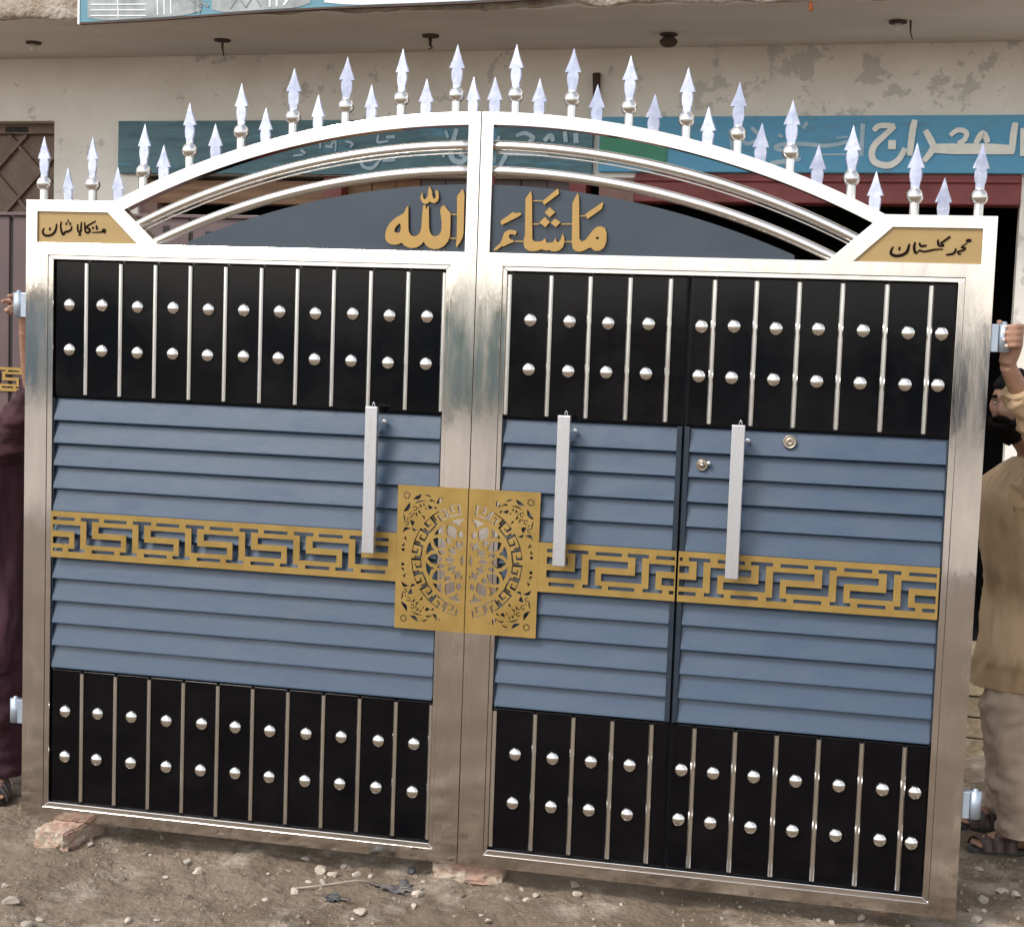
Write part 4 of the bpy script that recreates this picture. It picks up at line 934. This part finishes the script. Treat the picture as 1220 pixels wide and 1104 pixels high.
    hc = (J['kna'] + J['knb']) / 2
    low = hip.lerp(hc, .55); ctrl += [(Vector((low.x, low.y, (hip.z - .15 + hem_z) / 2)), .216, .186), (Vector((hc.x, hc.y, hem_z)), .218, .190)]
    C_ = cr([tuple(c) + (a, b) for c, a, b in ctrl], 12)
    rings = [ell_ring(Vector(c[:3]), c[3], c[4], s, f, 90, .05 + .05 * max(0, (1.1 - c[2])) , seed) for c in C_]
    L_ = [loft(rings)]
    for q in ('a', 'b'):
        sh, el, wr = J['sh' + q], J['el' + q], J['wr' + q]
        end = el.lerp(wr, J['sleeve' + q].x)
        L_.append(limb([ch.lerp(sh, .45) + Vector((0, 0, .02)), sh, sh.lerp(el, .5), el, el.lerp(end, .5), end], [.11, .088, .070, .058, .052, .046], 40, 14, .026, seed + 3))
        V, F = limb([end + (end - el).normalized() * -.02, end + (end - el).normalized() * .004], [.0480, .0490], 22, 3); part('cuff', V, F, top_m, root, True)
    V, F = merge(L_); tu = part('tunic', V, F, top_m, root, True)
    # trousers
    L_ = []
    for q in ('a', 'b'):
        L_.append(limb([hip + Vector((0, 0, -.05)), hip.lerp(J['kn' + q], .5), J['kn' + q], J['kn' + q].lerp(J['an' + q], .5), J['an' + q] + Vector((0, 0, .03)), J['an' + q] + Vector((0, 0, -.005))], [.100, .105, .104, .100, .094, .088], 48, 14, .024, seed + 8))
    V, F = merge(L_); part('trousers', V, F, leg_m, root, True)
    shoe(J['hea'], J['toa'], root, shoe_m); shoe(J['heb'], J['tob'], root, shoe_m)
    return root
G0 = GZ - .004
def wrapf(zs, x_k, x_t, yk, yf, sgn):
    """fingers lying across the front of a hinge barrel: knuckle, bend, tip"""
    out = []
    for i, z in enumerate(zs):
        r0 = (.0105, .0110, .0105, .0092)[i]; e = (.004, 0, .001, .010)[i]
        out.append(([(x_k, yk + .030, z - .004), (x_k + sgn * .008, yk, z), (x_k - sgn * .012, yf, z), (x_t + sgn * e, yf + .003, z - .003)], [r0 * 1.15, r0 * 1.08, r0, r0 * .82]))
    return out
fR = wrapf((2.012, 1.991, 1.970, 1.950), 1.838, 1.792, .018, -.012, 1)
fR += [([(1.832, .058, 2.000), (1.828, .064, 1.965), (1.822, .068, 1.930), (1.812, .070, 1.885)], [.028, .034, .034, .028]),
       ([(1.838, .050, 2.000), (1.838, .050, 1.945)], [.016, .016]),
       ([(1.815, .070, 1.945), (1.795, .064, 1.985), (1.782, .052, 2.018), (1.776, .030, 2.026)], [.016, .014, .012, .010])]
pR = person('bearded man in a beige tunic gripping the upper hinge of the wicket side leaf', dict(
    hip=(2.05, .90, .92), chest=(1.985, .68, 1.34), neck=(1.975, .62, 1.56), head=(1.898, .56, 1.735),
    sha=(2.03, .50, 1.46), ela=(1.968, .27, 1.625), wra=(1.814, .072, 1.885), sleevea=(.70, 0, 0),
    shb=(2.20, .74, 1.45), elb=(2.40, .78, 1.18), wrb=(2.44, .66, .95), sleeveb=(.85, 0, 0),
    kna=(1.985, .93, .50), ana=(2.075, .985, .02), hea=(2.13, 1.02, G0), toa=(1.862, .975, G0),
    knb=(2.11, 1.05, .50), anb=(2.06, 1.30, .02), heb=(2.10, 1.33, G0), tob=(1.83, 1.27, G0)),
    (-.55, -.83, 0), M['beige'], M['taupe'], M['leather'], fR, True, .62, 1.3)
for z, x in ((2.012, 1.788), (1.991, 1.784), (1.970, 1.785), (1.950, 1.794)):
    V, F = ball((x + .005, -.0185, z - .002), (.0060, .0030, .0058), 10); part('fingernail', V, F, M['nail'], pR, True)
fL = [([(-1.79, .060, z), (-1.815, .058, z), (-1.838 + dx, .045, z - .003), (-1.850 + dx, .020, z - .006)], [.0125, .0115, .0105, .0085]) for z, dx in ((2.012, .012), (1.992, -.014), (1.971, .016), (1.951, .022))]
fL += [([(-1.772, .066, 1.995), (-1.775, .070, 1.965), (-1.782, .072, 1.930), (-1.795, .082, 1.885)], [.028, .034, .034, .028]),
       ([(-1.79, .075, 1.935), (-1.825, .062, 1.940), (-1.838, .030, 1.948), (-1.834, .005, 1.956)], [.016, .014, .012, .010])]
pL = person('person in a maroon tunic and trousers holding the leaf without a wicket by its hinge', dict(
    hip=(-2.20, .46, .90), chest=(-2.20, .42, 1.33), neck=(-2.23, .42, 1.51), head=(-2.27, .38, 1.665),
    sha=(-2.03, .38, 1.43), ela=(-1.865, .27, 1.64), wra=(-1.795, .082, 1.885), sleevea=(.10, 0, 0),
    shb=(-2.42, .44, 1.43), elb=(-2.52, .40, 1.14), wrb=(-2.46, .22, .93), sleeveb=(.85, 0, 0),
    kna=(-2.10, .40, .48), ana=(-2.10, .43, .02), hea=(-2.12, .47, G0), toa=(-2.015, .225, G0),
    knb=(-2.32, .42, .48), anb=(-2.36, .46, .02), heb=(-2.37, .50, G0), tob=(-2.44, .26, G0)),
    (.35, -.94, 0), M['maroon'], M['maroon'], M['greyleather'], fL, False, .47, 5.1)

# ------------------------------------------------------------------ bricks, stones, litter on the ground
def rock(name, x, y, r_, mt, sq=(1, 1, .6), seed=0, sink=.25, sub=2, top=None):
    bm = bmesh.new(); bmesh.ops.create_icosphere(bm, subdivisions=sub, radius=1)
    rs = random.Random(seed); pl_ = [(Vector((rs.gauss(0, 1), rs.gauss(0, 1), rs.gauss(0, 1))).normalized(), rs.uniform(.42, .74)) for _ in range(11)]
    for v in bm.verts:
        for nn, d in pl_:
            k_ = v.co.dot(nn)
            if k_ > d: v.co -= nn * (k_ - d)
        v.co *= 1 + .10 * noise.noise(v.co * 2.3 + Vector((seed * 3.7, 0, 0)))
    rz = Matrix.Rotation(rs.uniform(0, 6.28), 3, 'Z')
    for v in bm.verts: v.co = rz @ Vector((v.co.x * sq[0] * r_, v.co.y * sq[1] * r_, v.co.z * sq[2] * r_))
    zmin = min(v.co.z for v in bm.verts); zmax = max(v.co.z for v in bm.verts)
    me = bpy.data.meshes.new(name); bm.to_mesh(me); bm.free(); me.materials.append(mt)
    z = gz(x, y) - zmin - sink * (zmax - zmin)
    if top is not None: z = top - zmax
    return put(name, me, None, (x, y, z))
def clay_brick(x, y, rz, sz, label, seed, zt):
    bm = bmesh.new(); bmesh.ops.create_cube(bm, size=1)
    bmesh.ops.subdivide_edges(bm, edges=bm.edges[:], cuts=14, use_grid_fill=True)
    for v in bm.verts:
        d = v.co.normalized()
        v.co = Vector((v.co.x * sz[0], v.co.y * sz[1], v.co.z * sz[2]))
        ed = sum(1 for q, h in zip(v.co, sz) if abs(abs(q) - h / 2) < .001)
        v.co -= d * (.011 * max(0, ed - 1)) + d * (.020 * abs(fbm(v.co.x * 22 + seed, v.co.y * 22, v.co.z * 22, 3)) * (ed >= 1))
    me = bpy.data.meshes.new('brick'); bm.to_mesh(me); bm.free(); me.materials.append(M['brick'])
    zm = max(v.co.z for v in me.vertices)
    o = put('brick', me, None, (x, y, zt - zm)); o.rotation_euler.z = rz
    return tag(o, label, 'brick', 'bricks carrying the gate')
clay_brick(-1.548, .010, R(-7), (.150, .27, .090), 'worn pale red brick under the hinge corner of the left gate leaf', 3, -.0005)
clay_brick(.030, .085, R(3), (.262, .125, .085), 'chipped red brick under the meeting stiles of the gate', 9, -.0005)
LAND = [(-1.52, -.1, 'by the brick under the left hinge corner'), (-1.25, -.55, 'well away from the gate on the open yard'), (-.95, -.2, 'below the plain leaf between brick and stick'), (-.55, -.12, 'along the grey stick'), (-.3, -.3, 'around the torn plastic'), (.03, -.1, 'in front of the centre brick'),
        (.45, .0, 'below the fixed panel beside the wicket door'), (1.3, .15, 'under the wicket door'), (1.9, .4, 'between the sandals and the wicket side leaf')]
for i, (x, y, r_, kind) in enumerate(STONES):
    mt = (M['stone'], M['stone2'], M['stonedark'])[kind]
    o = rock('stone', x, y, r_, mt, (1, random.uniform(.6, .9), random.uniform(.45, .7)), 100 + i)
    near = min(LAND, key=lambda q: (q[0] - x) ** 2 + (q[1] - y) ** 2)[2]
    size = 'tiny' if r_ < .012 else 'small' if r_ < .020 else 'larger'
    c_ = ('pale', 'grey brown', 'dark slag')[kind]
    tag(o, '%s %s stone %s' % (size, c_, near), 'stone', '%s %s stones %s' % (size, c_, near))
o = rock('stone', BIG[0], BIG[1] + .06, .062, M['brick'], (1, .8, .8), 55, .3, 3, -.002); tag(o, 'broken pale brick lump under the hinge corner of the wicket side leaf', 'stone')
# crumbs of soil and grit
bm = bmesh.new(); rs = random.Random(5)
V = []; F = []
for i in range(6000):
    cx = rs.uniform(-2.2, 2.5); cy = rs.uniform(-1.05, 1.3); r_ = rs.choice((.002, .003, .003, .004, .005, .006, .009)) * rs.uniform(.7, 1.3)
    if fbm(cx * 1.3, cy * 1.3, 4, 3) < -.05 and rs.random() < .75: continue
    z = gz(cx, cy) + r_ * .25; k = len(V); a0 = rs.uniform(0, 6)
    V += [(cx + r_ * math.cos(a0 + q * 1.57) * rs.uniform(.7, 1.3), cy + r_ * math.sin(a0 + q * 1.57) * rs.uniform(.7, 1.3), z - r_ * .4) for q in range(4)]
    V += [(cx + r_ * .5 * math.cos(a0 + .7 + q * 1.57), cy + r_ * .5 * math.sin(a0 + .7 + q * 1.57), z + r_ * rs.uniform(.4, .8)) for q in range(4)]
    F += [(k + q, k + (q + 1) % 4, k + 4 + (q + 1) % 4, k + 4 + q) for q in range(4)] + [(k + 4, k + 5, k + 6, k + 7)]
bm.free()
gr = part('grit', V, F, mat('pale_grit', (.36, .30, .235), (.22, .175, .13), 30, .95), None)
gr['kind'] = 'stuff'; gr['label'] = 'fine grit and soil crumbs scattered over the dirt'; gr['category'] = 'grit'
# torn plastic and a stick
def scrap(x, y, w, d, seed, label):
    n = 26; V = []; keep = []
    for j in range(n):
        for i in range(n):
            u = i / (n - 1) - .5; v = j / (n - 1) - .5
            px_ = x + w * u; py_ = y + d * v
            V.append((px_ + .03 * fbm(u * 4, v * 4, seed, 3), py_ + .02 * fbm(u * 4, v * 4, seed + 5, 3), gz(px_, py_) + .003 + .014 * abs(fbm(u * 5, v * 5, seed + 9, 4))))
            keep.append(math.hypot(u, v) < .34 + .22 * fbm(u * 3.3, v * 3.3, seed + 2, 3))
    F = []
    for j in range(n - 1):
        for i in range(n - 1):
            q = (j * n + i, j * n + i + 1, (j + 1) * n + i + 1, (j + 1) * n + i)
            if all(keep[a] for a in q): F.append(q)
    o = part('plastic_scrap', V, F, M['plastic'], None, True, loc=(x, y, GZ)); so = o.modifiers.new('solid', 'SOLIDIFY'); so.thickness = .0012
    return tag(o, label, 'plastic scrap')
scrap(SCR[0][0], SCR[0][1], .30, .16, 1.0, 'crumpled blue black plastic torn open beside the centre brick')
scrap(SCR[1][0], SCR[1][1], .13, .09, 4.0, 'small dark blue plastic rag half buried in the dirt')
pts = [(STK[0][0] + (STK[1][0] - STK[0][0]) * t, STK[0][1] + (STK[1][1] - STK[0][1]) * t) for t in (0, .25, .5, .75, 1)]
V, F = tubev([(a, b, gz(a, b) + .010 + .004 * (i % 2)) for i, (a, b) in enumerate(pts)], [.003, .0035, .0035, .003, .002], 8)
tag(part('stick', V, F, M['stone2'], None, True, loc=(pts[0][0], pts[0][1], GZ)), 'thin grey stick lying between the stones and the plastic', 'stick')

# ------------------------------------------------------------------ across the street (seen only mirrored in the polished steel)
def kiosk(x, w, h, y, mt, sm, label):
    o = thing('roadside_kiosk', label, 'kiosk', (x, y, GZ), 'kiosks across the street')
    box('wall', x - w / 2, x + w / 2, y - 2, y, GZ, GZ + h, mt, o)
    box('roof_slab', x - w / 2 - .12, x + w / 2 + .12, y - 2.1, y + .35, GZ + h + .002, GZ + h + .09, M['farwall'], o)
    n = max(1, int(w // 1.1))
    for i in range(n):
        c = x - w / 2 + (i + .5) * w / n
        box('shutter', c - .42, c + .42, y + .002, y + .06, GZ + .1, GZ + h - .35, sm, o)
for x, w, h, y, mt, sm, lb in ((-21, 6.4, 2.9, -33.5, 'farwall', 'farblue', 'plaster kiosk with blue shutters'), (-13.4, 4.2, 2.6, -34.5, 'farblue', 'white', 'blue kiosk with white shutters'), (-8.5, 3.0, 3.0, -33.2, 'fargreen', 'farblue', 'green kiosk with blue shutters'),
                               (-4.2, 3.4, 2.6, -34, 'farred', 'farwall', 'red kiosk with plaster coloured shutters'), (-.9, 1.6, 3.0, -33, 'white', 'farblue', 'white kiosk with blue shutters'), (3.2, 3.3, 2.5, -34.2, 'farblue', 'rust', 'blue kiosk with rusty shutters'), (10.6, 4.8, 2.9, -33.4, 'farwall', 'farred', 'plaster kiosk with red shutters'), (18.5, 5.0, 2.7, -34, 'fargreen', 'white', 'green kiosk with white shutters')):
    kiosk(x, w, h, y, M[mt], M[sm], lb + ' across the street')
